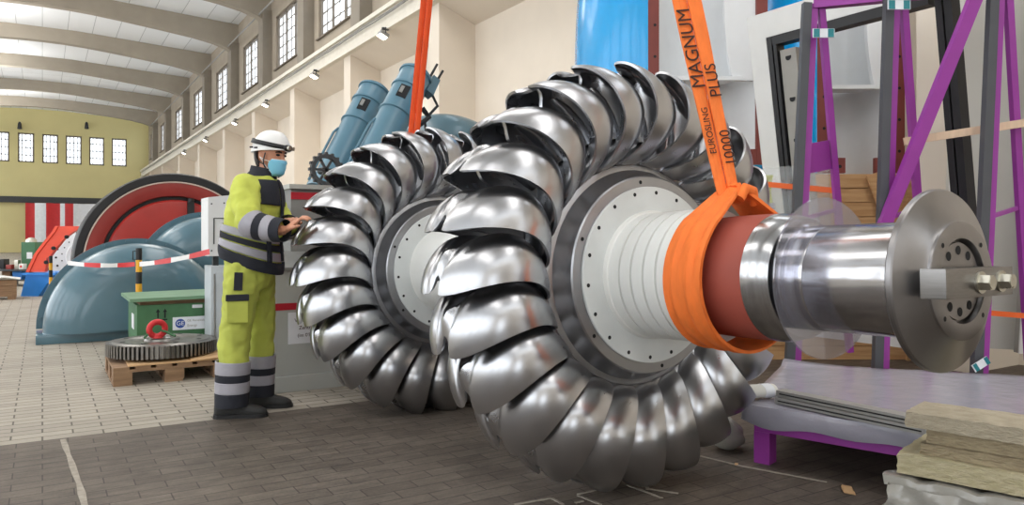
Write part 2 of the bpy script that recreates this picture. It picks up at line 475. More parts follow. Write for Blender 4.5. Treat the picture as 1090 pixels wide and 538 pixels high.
def half_profile(sgn):
    return [(.30, .204), (.418, .204), (.424, .198), (.428, .165), (.452, .128), (.458, .116), (.474, .114), (.482, .110), (.484, .102), (.480, .095), (.462, .092), (.478, .060), (.505, .034)]
def make_runner(y, phase):
    hp = half_profile(1)
    prof = [(r, -h) for r, h in hp] + [(.520, 0.0)] + [(r, h) for r, h in reversed(hp)]
    mb = MB(); mb.lathe(prof, 120, 'Y')
    for k in range(6):
        a = PI / 2 + 0.13 + k * PI / 3
        mb.disc((math.cos(a) * .398, -.2052, math.sin(a) * .398), (0, -1, 0), .0085, 12, 'hole')
    w = mb.build('runner_wheel', 'hub', rotor, 30, recalc=False)
    for p in w.data.polygons: pass
    w.location = (0, y, AZ)
    pl = MB(); pl.lathe([(.20, -.205), (.20, -.2165), (.374, -.2165), (.377, -.214), (.377, -.205)], 96, 'Y', cap=False)
    for k in range(18):
        a = 0.1 + k * 2 * PI / 18
        pl.disc((math.cos(a) * .352, -.2172, math.sin(a) * .352), (0, -1, 0), .0085, 12, 'hole')
    o = pl.build('cover_plate', 'plate_white', w, 30, recalc=False); tag(o, 'white bolted cover plate')
    return w

w1 = make_runner(0.0, 0)
bk = bucket_mesh(); bk.parent = w1
PH1, PH2 = math.radians(13.0), math.radians(14.2)
for k in range(24):
    o = bk if k == 0 else bk.copy()
    if k: C.objects.link(o)
    o.parent = w1; o.rotation_euler = (0, -(PH1 + k * PI / 12), 0)
w2 = make_runner(1.906, 0)
for k in range(24):
    o = bk.copy(); C.objects.link(o)
    o.parent = w2; o.rotation_euler = (0, -(PH2 + k * PI / 12), 0)

def shaft_part(name, prof, m, seg=96, lab=None, cap=True, parent=rotor):
    mb = MB(); mb.lathe(prof, seg, 'Y', (0, 0, AZ), cap=cap)
    o = mb.build(name, m, parent, 30)
    if lab: tag(o, lab)
    return o
# white stepped sleeve in front of the near wheel
pr = [(.275, -.216), (.270, -.235)]
y = -.235
for k in range(5):
    pr += [(.264, y - .004), (.262, y - .060), (.249, y - .0615), (.249, y - .0695)]
    y -= .070
pr += [(.250, y - .01), (.230, y - .012)]
shaft_part('shaft_sleeve', pr, 'sleeve_white', lab='white stepped sleeve')
pr = [(.215, .216), (.262, .216)]
shaft_part('shaft_sleeve', [(.24, .205), (.262, .206), (.262, 1.66), (.275, 1.69), (.24, 1.70)], 'sleeve_white', lab='white sleeve between the wheels')
shaft_part('shaft_core', [(.22, y + .02), (.222, y + .01), (.226, -.70), (.226, -.884)], 'primer', lab='rust-red primed shaft length')
shaft_part('shaft_collar', [(.16, -.880), (.2255, -.8845), (.2255, -.915), (.208, -.975), (.203, -.981), (.150, -.983)], 'shaft', lab='polished steel collar')
shaft_part('oil_seal', [(.176, -.982), (.176, -1.000), (.15, -1.002)], 'black', lab='black seal ring')
shaft_part('journal', [(.12, -.998), (.185, -.999), (.187, -1.003), (.187, -1.016), (.178, -1.024), (.176, -1.03), (.176, -1.085), (.1745, -1.088), (.176, -1.091), (.176, -1.425), (.15, -1.43)], 'journal', lab='mirror-polished bearing journal')
shaft_part('splash_disc', [(.1765, -1.052), (.268, -1.052), (.2695, -1.056), (.268, -1.060), (.1765, -1.060)], 'acrylic', 128, 'clear splash disc', cap=False)
shaft_part('shaft_core', [(.20, 2.10), (.245, 2.105), (.245, 2.75), (.20, 2.76)], 'primer', lab='shaft end behind the far wheel')
# end flange
mb = MB()
mb.lathe([(.165, -1.418), (.262, -1.420), (.2665, -1.425), (.2665, -1.438), (.263, -1.4425), (.180, -1.478), (.172, -1.486), (.170, -1.492), (.165, -1.494), (.122, -1.494), (.120, -1.490), (.117, -1.470), (.112, -1.470), (.110, -1.482), (.01, -1.482)], 128, 'Y', (0, 0, AZ))
for k in range(10):
    a = (k + .5) * 2 * PI / 10
    mb.disc((math.cos(a) * .088, -1.4828, AZ + math.sin(a) * .088), (0, -1, 0), .0135, 16, 'hole')
for k in range(4):
    a = PI / 4 + k * PI / 2
    mb.disc((math.cos(a) * .144, -1.4948, AZ + math.sin(a) * .144), (0, -1, 0), .0075, 12, 'hole')
fl = mb.build('end_flange', 'flange', rotor, 25)
mb = MB(); mb.box((-.225, -1.566, AZ - .040), (.125, -1.497, AZ + .040), bevel=.002)
bar = mb.build('clamp_bar', 'bar', rotor, 25)
def bolt(x, z):
    mb = MB()
    mb.cyl((x, -1.566, z), (x, -1.572, z), .030, seg=24)
    mb.cyl((x, -1.572, z), (x, -1.598, z), .0235, .0225, seg=6)
    mb.cyl((x, -1.598, z), (x, -1.600, z), .018, seg=20)
    return mb.build('bolt', 'zinc', bar, 25)
bolt(-.055, AZ); bolt(.055, AZ)

# ================================================================== LIFTING SLINGS
def make_sling(name, label, yc, lean, rr, width, texts, top_z, mname, xoff=0.0, strands=2, sw=.052):
    t = thing(name, label, 'lifting sling', (AX, yc, AZ + (AY - yc) * math.tan(-TILT)))
    # loop round the shaft, drawn in to the choke on top
    ch = rr + .070
    path = []
    al = math.acos(rr / ch)
    a0, a1 = PI / 2 + al, PI / 2 - al + 2 * PI
    n = 44
    pts = []
    for k in range(n + 1):
        a = a0 + (a1 - a0) * k / n
        f = 0
        pts.append((rr * math.cos(a), rr * math.sin(a), 1.0))
    seq = []
    for k in range(6):
        f = k / 6
        seq.append((pts[0][0] * f * 1.0 + 0.02 * (1 - f), ch * (1 - f) + pts[0][1] * f, .42 + .58 * f ** .7))
    seq += pts
    for k in range(1, 7):
        f = 1 - k / 6
        seq.append((pts[-1][0] * f - 0.02 * (1 - f), ch * (1 - f) + pts[-1][1] * f, .42 + .58 * f ** .7))
    rings = []
    for i, (x, z, wf) in enumerate(seq):
        p0 = seq[max(i - 1, 0)]; p1 = seq[min(i + 1, len(seq) - 1)]
        d = V((p1[0] - p0[0], 0, p1[1] - p0[1])).normalized(); nn = V((-d.z, 0, d.x))
        if nn.dot(V((x, 0, z))) < 0: nn = -nn
        ring = []
        m = 18
        for side in (0, 1):
            for j in range(m + 1):
                u = j / m if side == 0 else 1 - j / m
                yy = (u - .5) * width * wf + lean * .35 * max(0, z - .15)
                crease = (.004 * math.sin(u * 17 + i * .12) + .003 * math.sin(u * 31 - i * .2)) 
                th = (.011 if side == 0 else .001) + crease * (1 if side == 0 else 0) + .006 * (1 - wf)
                ring.append(V((x, yy, z)) + nn * th)
        rings.append(ring)
    mb = MB(); mb.loft(rings)
    mb.build('choke_loop', mname, t, 40)
    # two strands up to the crane
    nrm = V((-.42, -.90, 0)).normalized()
    z0 = ch - .04
    base = V((0, lean * .35 * (z0 - .15), z0)); top = V((0, base.y + lean * (top_z - AZ - z0), top_z - AZ))
    d = (top - base).normalized(); wd = d.cross(nrm).normalized()
    if wd.x < 0: wd = -wd
    nrm = (nrm - d * nrm.dot(d)).normalized()
    outs = []
    for s in range(strands):
        mb = MB(); rings = []
        n = 26
        for i in range(n + 1):
            f = i / n
            spread = .70 + .30 * min(1, f * 5)
            off = (s - (strands - 1) / 2) * sw * spread * (1.02)
            c = base + (top - base) * f + wd * (off + xoff) + nrm * (.004 * s + .006 * (1 if s else 0))
            ring = []
            m = 8
            for side in (0, 1):
                for j in range(m + 1):
                    u = (j / m if side == 0 else 1 - j / m) - .5
                    bulge = .006 * (1 - (2 * u) ** 2) + .0015 * math.sin(u * 20 + i * .7)
                    ring.append(c + wd * u * sw * spread + nrm * ((.006 + bulge) if side == 0 else -.004))
            rings.append(ring)
        mb.loft(rings)
        o = mb.build('strand', mname if s == 0 else mname, t, 40)
        outs.append((o, base + wd * ((s - (strands - 1) / 2) * sw + xoff) + nrm * (.0195 + .010 * s), d, wd))
    mb = MB()
    kn = base + V((.012, -.005, .012))
    mb.sphere(kn, (.042, .05, .036), 18, None, 10)
    mb.tube([kn + V((-.03, -.05, -.02)), kn + V((.0, -.05, .02)), kn + V((.05, -.045, .01)), kn + V((.075, -.03, -.035))], [(.016, .022)] * 4, 10)
    mb.build('choke_fold', mname, t, 60)
    for (s, dist, body, size) in texts:
        o, b, d, wd = outs[s]
        text_mesh('lettering', body, size, 'ink', o, frame_mat(b + d * dist, d, nrm))
    return t
make_sling('lifting_sling', 'wide orange lifting sling choked around the shaft between white sleeve and red section', 1.962, .275, .268, .185,
           [(0, .62, 'MAGNUM', .078), (0, .27, 'EUROSLING', .036), (1, .47, 'PLUS', .066), (1, .19, '10000', .058)], 4.6, 'sling', xoff=-.012, sw=.056)
make_sling('lifting_sling', 'orange-red lifting sling hanging down behind the far bucket wheel', 5.02, -.235, .255, .20, [], 4.6, 'sling_dark', sw=.040)
# ================================================================== SETTING
def hall():
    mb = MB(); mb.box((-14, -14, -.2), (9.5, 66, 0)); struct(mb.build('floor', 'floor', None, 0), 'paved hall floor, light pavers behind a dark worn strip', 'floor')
    # ceiling: three planes
    mb = MB()
    for (x0, z0), (x1, z1) in (((-7.3, 9.98), (-1.3, 10.3)), ((-1.3, 10.3), (1.3, 10.3)), ((1.3, 10.3), (7.3, 9.98))):
        mb.hexa([V((x0, -10, z0)), V((x1, -10, z1)), V((x1, 65, z1)), V((x0, 65, z0)), V((x0, -10, z0 + .2)), V((x1, -10, z1 + .2)), V((x1, 65, z1 + .2)), V((x0, 65, z0 + .2))])
    struct(mb.build('ceiling', 'ceil', None, 0), 'pale panelled hall ceiling', 'ceiling')
    beams = [-2.5, 2.8, 8.0, 13.1, 18.0, 22.7, 27.6, 32.9, 38.9, 45.3, 52.3, 58.8]
    def beam_poly():
        up = [(-7.0, 9.99), (-1.3, 10.3), (1.3, 10.3), (7.0, 9.99)]
        lo = [(6.95, 8.6), (6.72, 8.82), (6.45, 8.98), (6.0, 9.13), (5.2, 9.28), (4.0, 9.42), (2.6, 9.57), (1.6, 9.66), (.8, 9.70), (0, 9.71)]
        return up + lo + [(-x, z) for x, z in reversed(lo[:-1])]
    bp = beam_poly()
    for i, yb in enumerate(beams):
        mb = MB(); mb.prism([V((x, yb - .2, z)) for x, z in bp], (0, .4, 0))
        struct(mb.build('ceiling_beam', 'beam', None, 20), 'curved concrete roof beam, number %d from the back wall' % (len(beams) - i), 'beam')
        mb = MB(); mb.box((6.62, yb - .32, 6.2), (7.05, yb + .32, 9.2))
        struct(mb.build('wall_pilaster', 'pilaster', None, 0), 'concrete pilaster between high windows, number %d from the back wall' % (len(beams) - i), 'pilaster')
    # upper right wall with window openings
    X0, X1 = 6.95, 7.25
    mb = MB()
    mb.box((X0, -10, 6.2), (X1, 65, 6.98)); mb.box((X0, -10, 8.85), (X1, 65, 10.1))
    wins = []
    edges = beams + [64.2]
    for i in range(len(edges) - 1):
        c = (edges[i] + edges[i + 1]) / 2; wins.append((c - 1.6, c + 1.6))
    yprev = -10
    for a, b in wins:
        mb.box((X0, yprev, 6.98), (X1, a, 8.85)); yprev = b
    mb.box((X0, yprev, 6.98), (X1, 65, 8.85))
    struct(mb.build('wall_right_upper', 'wall_grey', None, 0), 'grey-beige upper wall with high windows above the crane girder', 'wall')
    for i, (a, b) in enumerate(wins):
        if i < 2: continue
        n = len(wins) - i
        mb = MB(); w = b - a
        for y in (a + .05, a + w / 3, a + 2 * w / 3, b - .05): mb.box((X0 + .06, y - .05, 6.98), (X0 + .14, y + .05, 8.85))
        for z in (7.03, 8.80): mb.box((X0 + .06, a, z - .05), (X0 + .18, b, z + .05))
        for k in range(3):
            yc = a + w * (k + .5) / 3
            mb.box((X0 + .09, yc - .016, 6.98), (X0 + .12, yc + .016, 8.85))
        for k in range(1, 5):
            z = 6.98 + 1.87 * k / 5; mb.box((X0 + .09, a, z - .016), (X0 + .12, b, z + .016))
        mb.box((X0 - .08, a - .06, 6.94), (X0 + .1, b + .06, 6.98))
        f = struct(mb.build('window_%d' % n, 'winframe', None, 0), 'high window in right wall, number %d from the back wall' % n, 'window')
        mb = MB(); mb.box((X0 + .11, a + .02, 7.0), (X0 + .118, b - .02, 8.83)); mb.build('pane', 'winpane', f, 0)
    # crane girder along the right wall
    mb = MB(); mb.box((6.42, -10, 5.70), (7.25, 64, 6.2)); mb.box((6.34, -10, 6.10), (6.62, 64, 6.20)); mb.box((6.36, -10, 5.66), (6.50, 64, 5.76))
    struct(mb.build('trim_crane_girder', 'girder', None, 0), 'white crane girder running along the right wall', 'girder')
    for k, (dx, dz) in enumerate(((6.31, 5.95), (6.36, 6.03))):
        mb = MB(); pts = [V((dx, y, dz + .012 * math.sin(y * 1.9 + k))) for y in [x * .8 for x in range(-6, 80)]]
        mb.tube(pts, .016, 6); struct(mb.build('trim_conduit', 'steelgrey', None, 50), 'thin %s grey conduit along the crane girder' % ('lower', 'upper')[k], 'conduit')
    mb = MB(); pts = [V((6.52, y, 9.02)) for y in range(8, 62, 3)]; mb.tube(pts, .03, 6)
    struct(mb.build('trim_pipe', 'steelgrey', None, 50), 'thin grey pipe along the pilasters under the ceiling', 'pipe')
    # lower right wall: piers, niches, sloping soffits
    piers = [-2.0, 3.25, 8.15, 13.06, 18.0, 22.9, 27.9, 33.2, 39.2, 45.5, 52.5, 58.9]
    mb = MB(); mb.box((7.3, -10, 0), (7.6, 65, 5.75)); struct(mb.build('wall_right', 'wall', None, 0), 'cream niche wall on the right of the hall', 'wall')
    for i, yp in enumerate(piers):
        mb = MB(); mb.box((6.5, yp, 0), (7.3, yp + .46, 5.70))
        struct(mb.build('wall_pier', 'wall', None, 0), 'cream wall pier under the crane girder, number %d from the back wall' % (len(piers) - i), 'pier')
        y1 = piers[i + 1] if i + 1 < len(piers) else 64
        mb = MB(); mb.hexa([V((6.5, yp + .46, 5.66)), V((7.3, yp + .46, 5.34)), V((7.3, y1, 5.34)), V((6.5, y1, 5.66)), V((6.5, yp + .46, 5.71)), V((7.3, yp + .46, 5.71)), V((7.3, y1, 5.71)), V((6.5, y1, 5.71))])
        struct(mb.build('ceiling_soffit', 'wall', None, 0), 'sloping cream soffit of the niche, number %d from the back wall' % (len(piers) - i), 'soffit')
    # back wall with six windows
    Y0 = 64.0
    px = [(-7, 10), (19, 36.5), (45, 62), (70, 87), (95, 111), (119, 135)]
    xs = []
    for a, b in px:
        f = lambda p: Y0 * ((p - CX) / FPX * RX + FX) / ((p - CX) / FPX * RY + FY)
        xs.append((f(a), f(b)))
    zb, zt = 6.45, 8.55
    mb = MB(); mb.box((-13, Y0, 0), (7.6, Y0 + .4, zb)); mb.box((-13, Y0, zt), (7.6, Y0 + .4, 10.6))
    xp = -13
    for a, b in xs: mb.box((xp, Y0, zb), (a, Y0 + .4, zt)); xp = b
    mb.box((xp, Y0, zb), (7.6, Y0 + .4, zt))
    struct(mb.build('wall_back', 'olive', None, 0), 'olive-yellow end wall of the hall with a row of windows', 'wall')
    for i, (a, b) in enumerate(xs):
        mb = MB(); w = b - a
        for x in (a + .04, b - .04): mb.box((x - .06, Y0 + .05, zb), (x + .06, Y0 + .2, zt))
        for z in (zb + .04, zt - .04): mb.box((a, Y0 + .05, z - .06), (b, Y0 + .2, z + .06))
        for k in (1, 2, 3): mb.box((a + w * k / 4 - .025, Y0 + .1, zb), (a + w * k / 4 + .025, Y0 + .16, zt))
        for k in (1, 2, 3): mb.box((a, Y0 + .1, zb + (zt - zb) * k / 4 - .025), (b, Y0 + .16, zb + (zt - zb) * k / 4 + .025))
        n = len(xs) - i
        f = struct(mb.build('window_%d' % (20 + n), 'winframe', None, 0), 'end wall window, number %d from the right corner' % n, 'window')
        mb = MB(); mb.box((a, Y0 + .12, zb), (b, Y0 + .13, zt)); mb.build('pane', 'winpane', f, 0)
    mb = MB(); mb.box((-13, Y0 - .35, 3.55), (6.3, Y0 - .01, 3.98)); struct(mb.build('trim_crane_rail', 'dark_steel', None, 0), 'dark horizontal rail across the end wall', 'rail')
    # wall behind the camera with a wide glazed gate
    mb = MB(); mb.box((-13, -13.4, 4.4), (7.3, -13, 10.6)); mb.box((-13, -13.4, 0), (-7.2, -13, 4.4)); mb.box((-2.6, -13.4, 0), (7.3, -13, 4.4))
    struct(mb.build('wall_front', 'wall', None, 0), 'cream wall with a wide gate opening at the near end of the hall', 'wall')
    # far left wall of the hall, out of the picture: solid base, tall daylight windows
    mb = MB(); mb.box((-13.3, -14, 0), (-13, 66, 1.2)); mb.box((-13.3, -14, 8.6), (-13, 66, 10.6))
    for yb in [-14 + 5.4 * k for k in range(15)]: mb.box((-13.3, yb, 1.2), (-13, yb + 1.1, 8.6))
    struct(mb.build('wall_left', 'wall', None, 0), 'cream left wall of the hall with tall windows', 'wall')
    mb = MB(); mb.hexa([V((-13.3, -14, 9.6)), V((-7.3, -14, 9.98)), V((-7.3, 66, 9.98)), V((-13.3, 66, 9.6)), V((-13.3, -14, 9.8)), V((-7.3, -14, 10.18)), V((-7.3, 66, 10.18)), V((-13.3, 66, 9.8))])
    struct(mb.build('ceiling_aisle', 'ceil', None, 0), 'pale ceiling over the left aisle', 'ceiling')
hall()

def paint_line(name, pts, w, label):
    pts = [V((p[0], p[1], 0)) for p in pts]
    mb = MB(); L = []; Rr = []
    for i, p in enumerate(pts):
        d = (pts[min(i + 1, len(pts) - 1)] - pts[max(i - 1, 0)]).normalized(); s = V((-d.y, d.x, 0))
        k = 1 + .25 * math.sin(i * 2.3)
        L.append(p + s * w / 2 * k); Rr.append(p - s * w / 2 * k)
    mb.loft([[V((a.x, a.y, .0005)), V((b.x, b.y, .0005)), V((b.x, b.y, .003)), V((a.x, a.y, .003))] for a, b in zip(L, Rr)])
    struct(mb.build(name, 'chalk', None, 0), label, 'floor marking')
def gp(px, py):
    d = FPX * CAM_Z / (py - CY); w = W(px, py, d); return (w.x, w.y)
def seg(a, b, n=8):
    return [(a[0] + (b[0] - a[0]) * k / n, a[1] + (b[1] - a[1]) * k / n) for k in range(n + 1)]
paint_line('trim_floor_stripe', [gp(67, 468.5), gp(70, 477), gp(73, 485), gp(77, 496), gp(80, 505), gp(84, 515), gp(87, 526), gp(90, 538), gp(96, 560)], .026, 'worn pale stripe on the dark paving at far left front')
chalks = [((548, 538), (587, 531)), ((587, 531), (600, 538)), ((615, 527), (645, 520)), ((615, 528), (640, 538)), ((668, 517), (705, 531)), ((690, 521), (722, 526)), ((688, 512), (689, 522)), ((612, 536), (621, 534)), ((745, 486), (790, 497)), ((790, 497), (880, 514))]
cl = ['chalk mark slanting at the bottom edge under the near wheel', 'short chalk mark turning down from the slanting one', 'chalk mark leading left from the lowest bucket', 'chalk mark running toward the camera below the lowest bucket', 'long chalk mark leading right from the lowest bucket', 'chalk mark branching right from the long one', 'small chalk cross stroke right of the lowest bucket', 'tiny chalk dash left of the lowest bucket', 'thin chalk line left of the purple rack foot', 'thin chalk line passing under the purple rack beam']
for (a, b), l in zip(chalks, cl):
    paint_line('trim_chalk_mark', seg(gp(*a), gp(*b)), .014, l)

# floodlights under the crane girder
fl_lab = ['lit floodlight on the crane girder left of the rear orange sling', 'lit floodlight on the girder above the inclined blue cylinders', 'lit floodlight on the girder above the white helmet', 'lit floodlight on the girder left of the white helmet', 'lit floodlight on the girder above the red generator', 'farthest lit floodlight on the crane girder']
for i, p in enumerate((408, 335, 283, 250, 219, 196)):
    t_ = (p - CX) / FPX; d = 6.3 / (t_ * RX + FX); yy = d * (t_ * RY + FY)
    t = thing('floodlight', fl_lab[i], 'floodlight', (6.3, yy, 5.66), 0, 'floodlights under the crane girder')
    mb = MB(); mb.box((-.03, -.03, -.02), (.12, .03, .03)); mb.tube([(0, -.13, -.12), (0, -.13, 0), (0, .13, 0), (0, .13, -.12)], .012, 6); mb.build('mount', 'dark_steel', t, 0)
    r = Matrix.Rotation(math.radians(25), 3, 'Y')
    mb = MB(); mb.box((-.10, -.12, -.17), (.10, .12, -.09), rot=r, bevel=.015); h = mb.build('housing', 'steelgrey', t, 30)
    mb = MB(); mb.box((-.115, -.105, -.182), (.055, .105, -.176), rot=r); mb.build('lens', 'lamp_on', h, 0)
    ld = bpy.data.lights.new('floodlight_beam', 'SPOT'); ld.energy = 120; ld.spot_size = math.radians(150); ld.spot_blend = .8; ld.shadow_soft_size = .12; ld.color = (1, .95, .86)
    lo = bpy.data.objects.new('floodlight_beam', ld); C.objects.link(lo); lo.parent = t; lo.location = (-.06, 0, -.26); lo.rotation_euler = (0, math.radians(20), 0)
# small dark lamps on the end wall
for px_, lab in ((21, 'small dark lamp on the end wall, left one'), (92, 'small dark lamp on the end wall, right one')):
    tt = (px_ - CX) / FPX; d = 63.9 / (tt * RY + FY); p = W(px_, 134, d); p.y = 63.9
    t = thing('wall_lamp', lab, 'wall lamp', p, 0, 'lamps on the end wall')
    mb = MB(); mb.box((-.06, -.3, -.05), (.06, .08, .05)); mb.build('mount', 'dark_steel', t, 0)
    mb = MB(); mb.lathe([(.05, .25), (.10, .15), (.14, -.25), (.05, -.28)], 12, 'Z', (0, -.25, 0)); mb.build('lamp_shade', 'dark_steel', t, 40)
# ================================================================== BLUE TURBINE CASINGS, RED GENERATOR
def casing(name, label, x, y, R, cz, depth, fil, m='teal', flange=.07, bolts=14, base_h=.10):
    """half-drum hood lying on its base plate; front faces -Y"""
    t = thing(name, label, 'turbine casing', (x, y, 0))
    prof = []
    for k in range(13):
        a = PI / 2 * k / 12
        prof.append((R - fil + fil * math.sin(a), -depth + fil * .8 * (1 - math.cos(a))))
    prof = [(.01, -depth - .03), (R * .3, -depth - .02)] + prof + [(R, -.12), (R, 0)]
    mb = MB(); mb.lathe(prof, 64, 'Y', (0, 0, cz), cap=False, a0=0, a1=PI)
    # straight sides down to the base
    if cz > base_h:
        pr = [(R - fil + fil * math.sin(PI / 2 * k / 12), -depth + fil * .8 * (1 - math.cos(PI / 2 * k / 12))) for k in range(13)]
        edge = [V((-r, h, 0)) for r, h in [(R, 0), (R, -.12)] + pr[::-1]] + [V((r, h, 0)) for r, h in pr + [(R, -.12), (R, 0)]]
        mb.loft([[p + V((0, 0, base_h)) for p in edge], [p + V((0, 0, cz)) for p in edge]], cap=False)
    # back
    mb.poly([V((R * math.cos(PI * k / 40), 0, cz + R * math.sin(PI * k / 40))) for k in range(41)] + [V((-R, 0, base_h)), V((R, 0, base_h))])
    mb.build('hood', m, t, 40)
    mb = MB()
    mb.lathe([(R - .01, -.06), (R + flange, -.06), (R + flange, .0), (R - .01, 0)], 64, 'Y', (0, 0, cz), cap=False, a0=0, a1=PI, close=True)
    for k in range(bolts):
        a = PI * (k + .5) / bolts
        mb.cyl((math.cos(a) * (R + flange * .55), -.062, cz + math.sin(a) * (R + flange * .55)), (math.cos(a) * (R + flange * .55), -.09, cz + math.sin(a) * (R + flange * .55)), .016, seg=8)
    mb.build('flange', m, t, 30)
    mb = MB(); mb.box((-R - .06, -depth + .1, 0), (R + .06, .02, base_h), bevel=.01); mb.build('base_plate', m, t, 30)
    return t
casing('turbine_casing', 'large rounded blue-grey turbine casing behind the green crate', .93, 9.75, .93, .12, .62, .42, flange=.06)
casing('turbine_casing', 'smaller blue-grey turbine casing humped in front of the red generator', 1.93, 11.0, .85, .55, .60, .40)
# red generator
gx, gy, gz, gr = 1.80, 13.0, .72, 1.42
t = thing('generator', 'big round red generator with a black rim behind the blue casings', 'generator', (gx, gy, 0))
mb = MB(); mb.lathe([(gr - .13, .02), (gr - .12, -.02), (gr - .02, -.02), (gr, .02), (gr, .9), (gr - .1, .92)], 96, 'Y', (0, 0, gz), cap=False); mb.build('rim', 'black', t, 30)
mb = MB(); mb.lathe([(gr - .155, .0), (gr - .152, -.012), (gr - .132, -.012), (gr - .13, .02)], 96, 'Y', (0, 0, gz), cap=False); tag(mb.build('rim_ring', 'rim_light', t, 30), 'pale ring inside the black rim')
mb = MB(); mb.lathe([(gr - .37, .06), (gr - .36, .02), (gr - .26, -.005), (gr - .155, .0)], 96, 'Y', (0, 0, gz), cap=False); tag(mb.build('outer_ring', 'red_dark', t, 30), 'dull red outer ring')
mb = MB(); mb.lathe([(gr - .43, .05), (gr - .42, .09), (gr - .37, .09), (gr - .37, .05)], 96, 'Y', (0, 0, gz), cap=False); tag(mb.build('gap_ring', 'black', t, 30), 'black gap between the rings')
mb = MB(); mb.lathe([(.02, -.02), (gr - .6, -.02), (gr - .45, 0), (gr - .425, .03), (gr - .425, .1)], 96, 'Y', (0, 0, gz), cap=False); tag(mb.build('end_shield', 'red', t, 30), 'bright red end shield')
mb = MB(); mb.box((.17, -.07, gz + .3), (.27, -.01, gz + gr - .46)); mb.cyl((.22, -.04, gz + gr - .46), (.22, -.04, gz + gr - .40), .05, seg=12); tag(mb.build('strut', 'black', t, 30), 'black upright strut')
mb = MB(); mb.box((-gr + .2, .05, 0), (gr - .2, .85, .35)); mb.build('pedestal', 'dark_steel', t, 0)
for k in range(10):
    pass

# ================================================================== INCLINED SERVO CYLINDERS AND FAR TEAL CASING
def inclined(name, label, p0, p1, r, extra):
    p0, p1 = V(p0), V(p1)
    t = thing(name, label, 'cylinder', (p0.x, p0.y, 0))
    a, b = V((0, 0, p0.z)), V((p1.x - p0.x, p1.y - p0.y, p1.z))
    d = (b - a); L = d.length; d.normalize()
    at = lambda f: a + d * (L * f)
    mb = MB(); mb.tube([at(0), at(.60), at(.605), at(.615), at(.62), at(.94), at(.965), at(.985), at(1.0)], [r, r, r * 1.10, r * 1.10, r * 1.01, r * 1.01, r * .93, r * .7, r * .35], 28)
    c = mb.build('barrel', 'teal2', t, 40)
    for f in (.80, .93):
        mb = MB(); mb.tube([at(f), at(f + .004), at(f + .018), at(f + .022)], [r, r * 1.09, r * 1.09, r], 28); mb.build('collar', 'teal2', t, 30)
    # window cut-outs with dark inside
    s = d.cross(V((0, 1, 0))).normalized(); front = s.cross(d).normalized()
    if front.y > 0: front = -front
    left = d.cross(front).normalized()
    if left.x > 0: left = -left
    for q, nm in ((left * .5 + front * .85, 1), (-left * .9 + front * .35, 2)):
        q.normalize(); w = d.cross(q).normalized()
        cc = at(.73) + q * r * .96
        mb = MB(); mb.bar(cc - d * .075, cc + d * .075, .10, .03, q, None); o = mb.build('port', 'hole', t, 0); tag(o, 'dark rectangular port')
        mb = MB(); mb.bar(cc - d * .03 - w * .02 + q * .01, cc + d * .05 - w * .02 + q * .01, .035, .03, q, None); tag(mb.build('rod', 'steelgrey', o, 0), 'bright rod seen in the port')
    # foot flange with a ring of bolts
    mb = MB(); mb.tube([at(0) - d * .02, at(0.0) + d * .03], [r * 1.12] * 2, 28); f = mb.build('foot_flange', 'teal2', t, 30)
    mb = MB(); mb.cyl(at(0), (at(0).x, at(0).y, 0), r * .5, r * .7, 20); mb.build('support', 'dark_steel', t, 30)
    # thin pipe beside the barrel
    mb = MB(); mb.tube([at(.02) + left * r * 1.15, at(.45) + left * r * 1.15, at(.50) + left * r * 1.0], .014, 8); mb.build('oil_pipe', 'teal2', t, 40)
    if extra:
        mb = MB()
        e = at(1.0)
        mb.bar(e - d * .22 + front * .05 - left * .19, e + d * .02 - left * .20, .09, .10, front)
        v = mb.build('valve_block', 'teal', t, 0)
        for dx, dz in ((.17, .26), (.25, .24)):
            mb = MB(); mb.tube([e - left * (dx - .03) - d * .12, e - left * (dx + .02) + V((.05, 0, dz - .08))], .014, 8); mb.build('lever', 'black', v, 30)
        mb = MB(); mb.tube([e - left * .25 - d * .15, e - left * .36 - d * .22, e - left * .30 - d * .46, e - left * .40 - d * .60], .016, 8); mb.build('hose', 'black', v, 40)
        mb = MB(); mb.tube([e - left * .22 - d * .36, e - left * .33 - d * .40, e - left * .27 - d * .55], .03, 8); mb.build('hose_elbow', 'black', v, 40)
    return t
inclined('servo_cylinder', 'left of two inclined blue-grey cylinders above the grey control cabinet', W(345, 205, 7.8), W(402, 92, 8.45), .175, False)
inclined('servo_cylinder', 'right inclined blue-grey cylinder with black levers on its top end', W(378, 205, 7.2), W(446, 74, 7.9), .165, True)
p = W(470, 250, 8.9)
casing('turbine_casing', 'domed blue-grey casing behind the top of the far bucket wheel', p.x + .16, p.y + .5, 1.12, 1.50, .75, .55, 'teal', .0, 0)
# hand wheel at the foot of the left cylinder
h = W(347, 188, 6.3); h.z = 1.690
t = thing('hand_wheel', 'dark toothed hand wheel at the foot of the left inclined cylinder', 'hand wheel', (h.x, h.y, h.z))
mb = MB()
mb.lathe([(.10, -.03), (.13, -.03), (.135, 0), (.13, .03), (.10, .03)], 32, 'Y', close=True)
for k in range(16):
    a = k * PI / 8; mb.box((math.cos(a) * .135 - .012, -.02, math.sin(a) * .135 - .012), (math.cos(a) * .135 + .012, .02, math.sin(a) * .135 + .012))
mb.build('rim', 'dark_steel', t, 30)
for k in range(3):
    a = k * PI / 3
    mb = MB(); mb.bar((math.cos(a) * .11, 0, math.sin(a) * .11), (-math.cos(a) * .11, 0, -math.sin(a) * .11), .02, .02, (0, 1, 0)); mb.build('spoke', 'dark_steel', t, 0)
mb = MB(); mb.cyl((0, .0, 0), (0, .15, 0), .03, seg=12); mb.build('hub', 'dark_steel', t, 30)

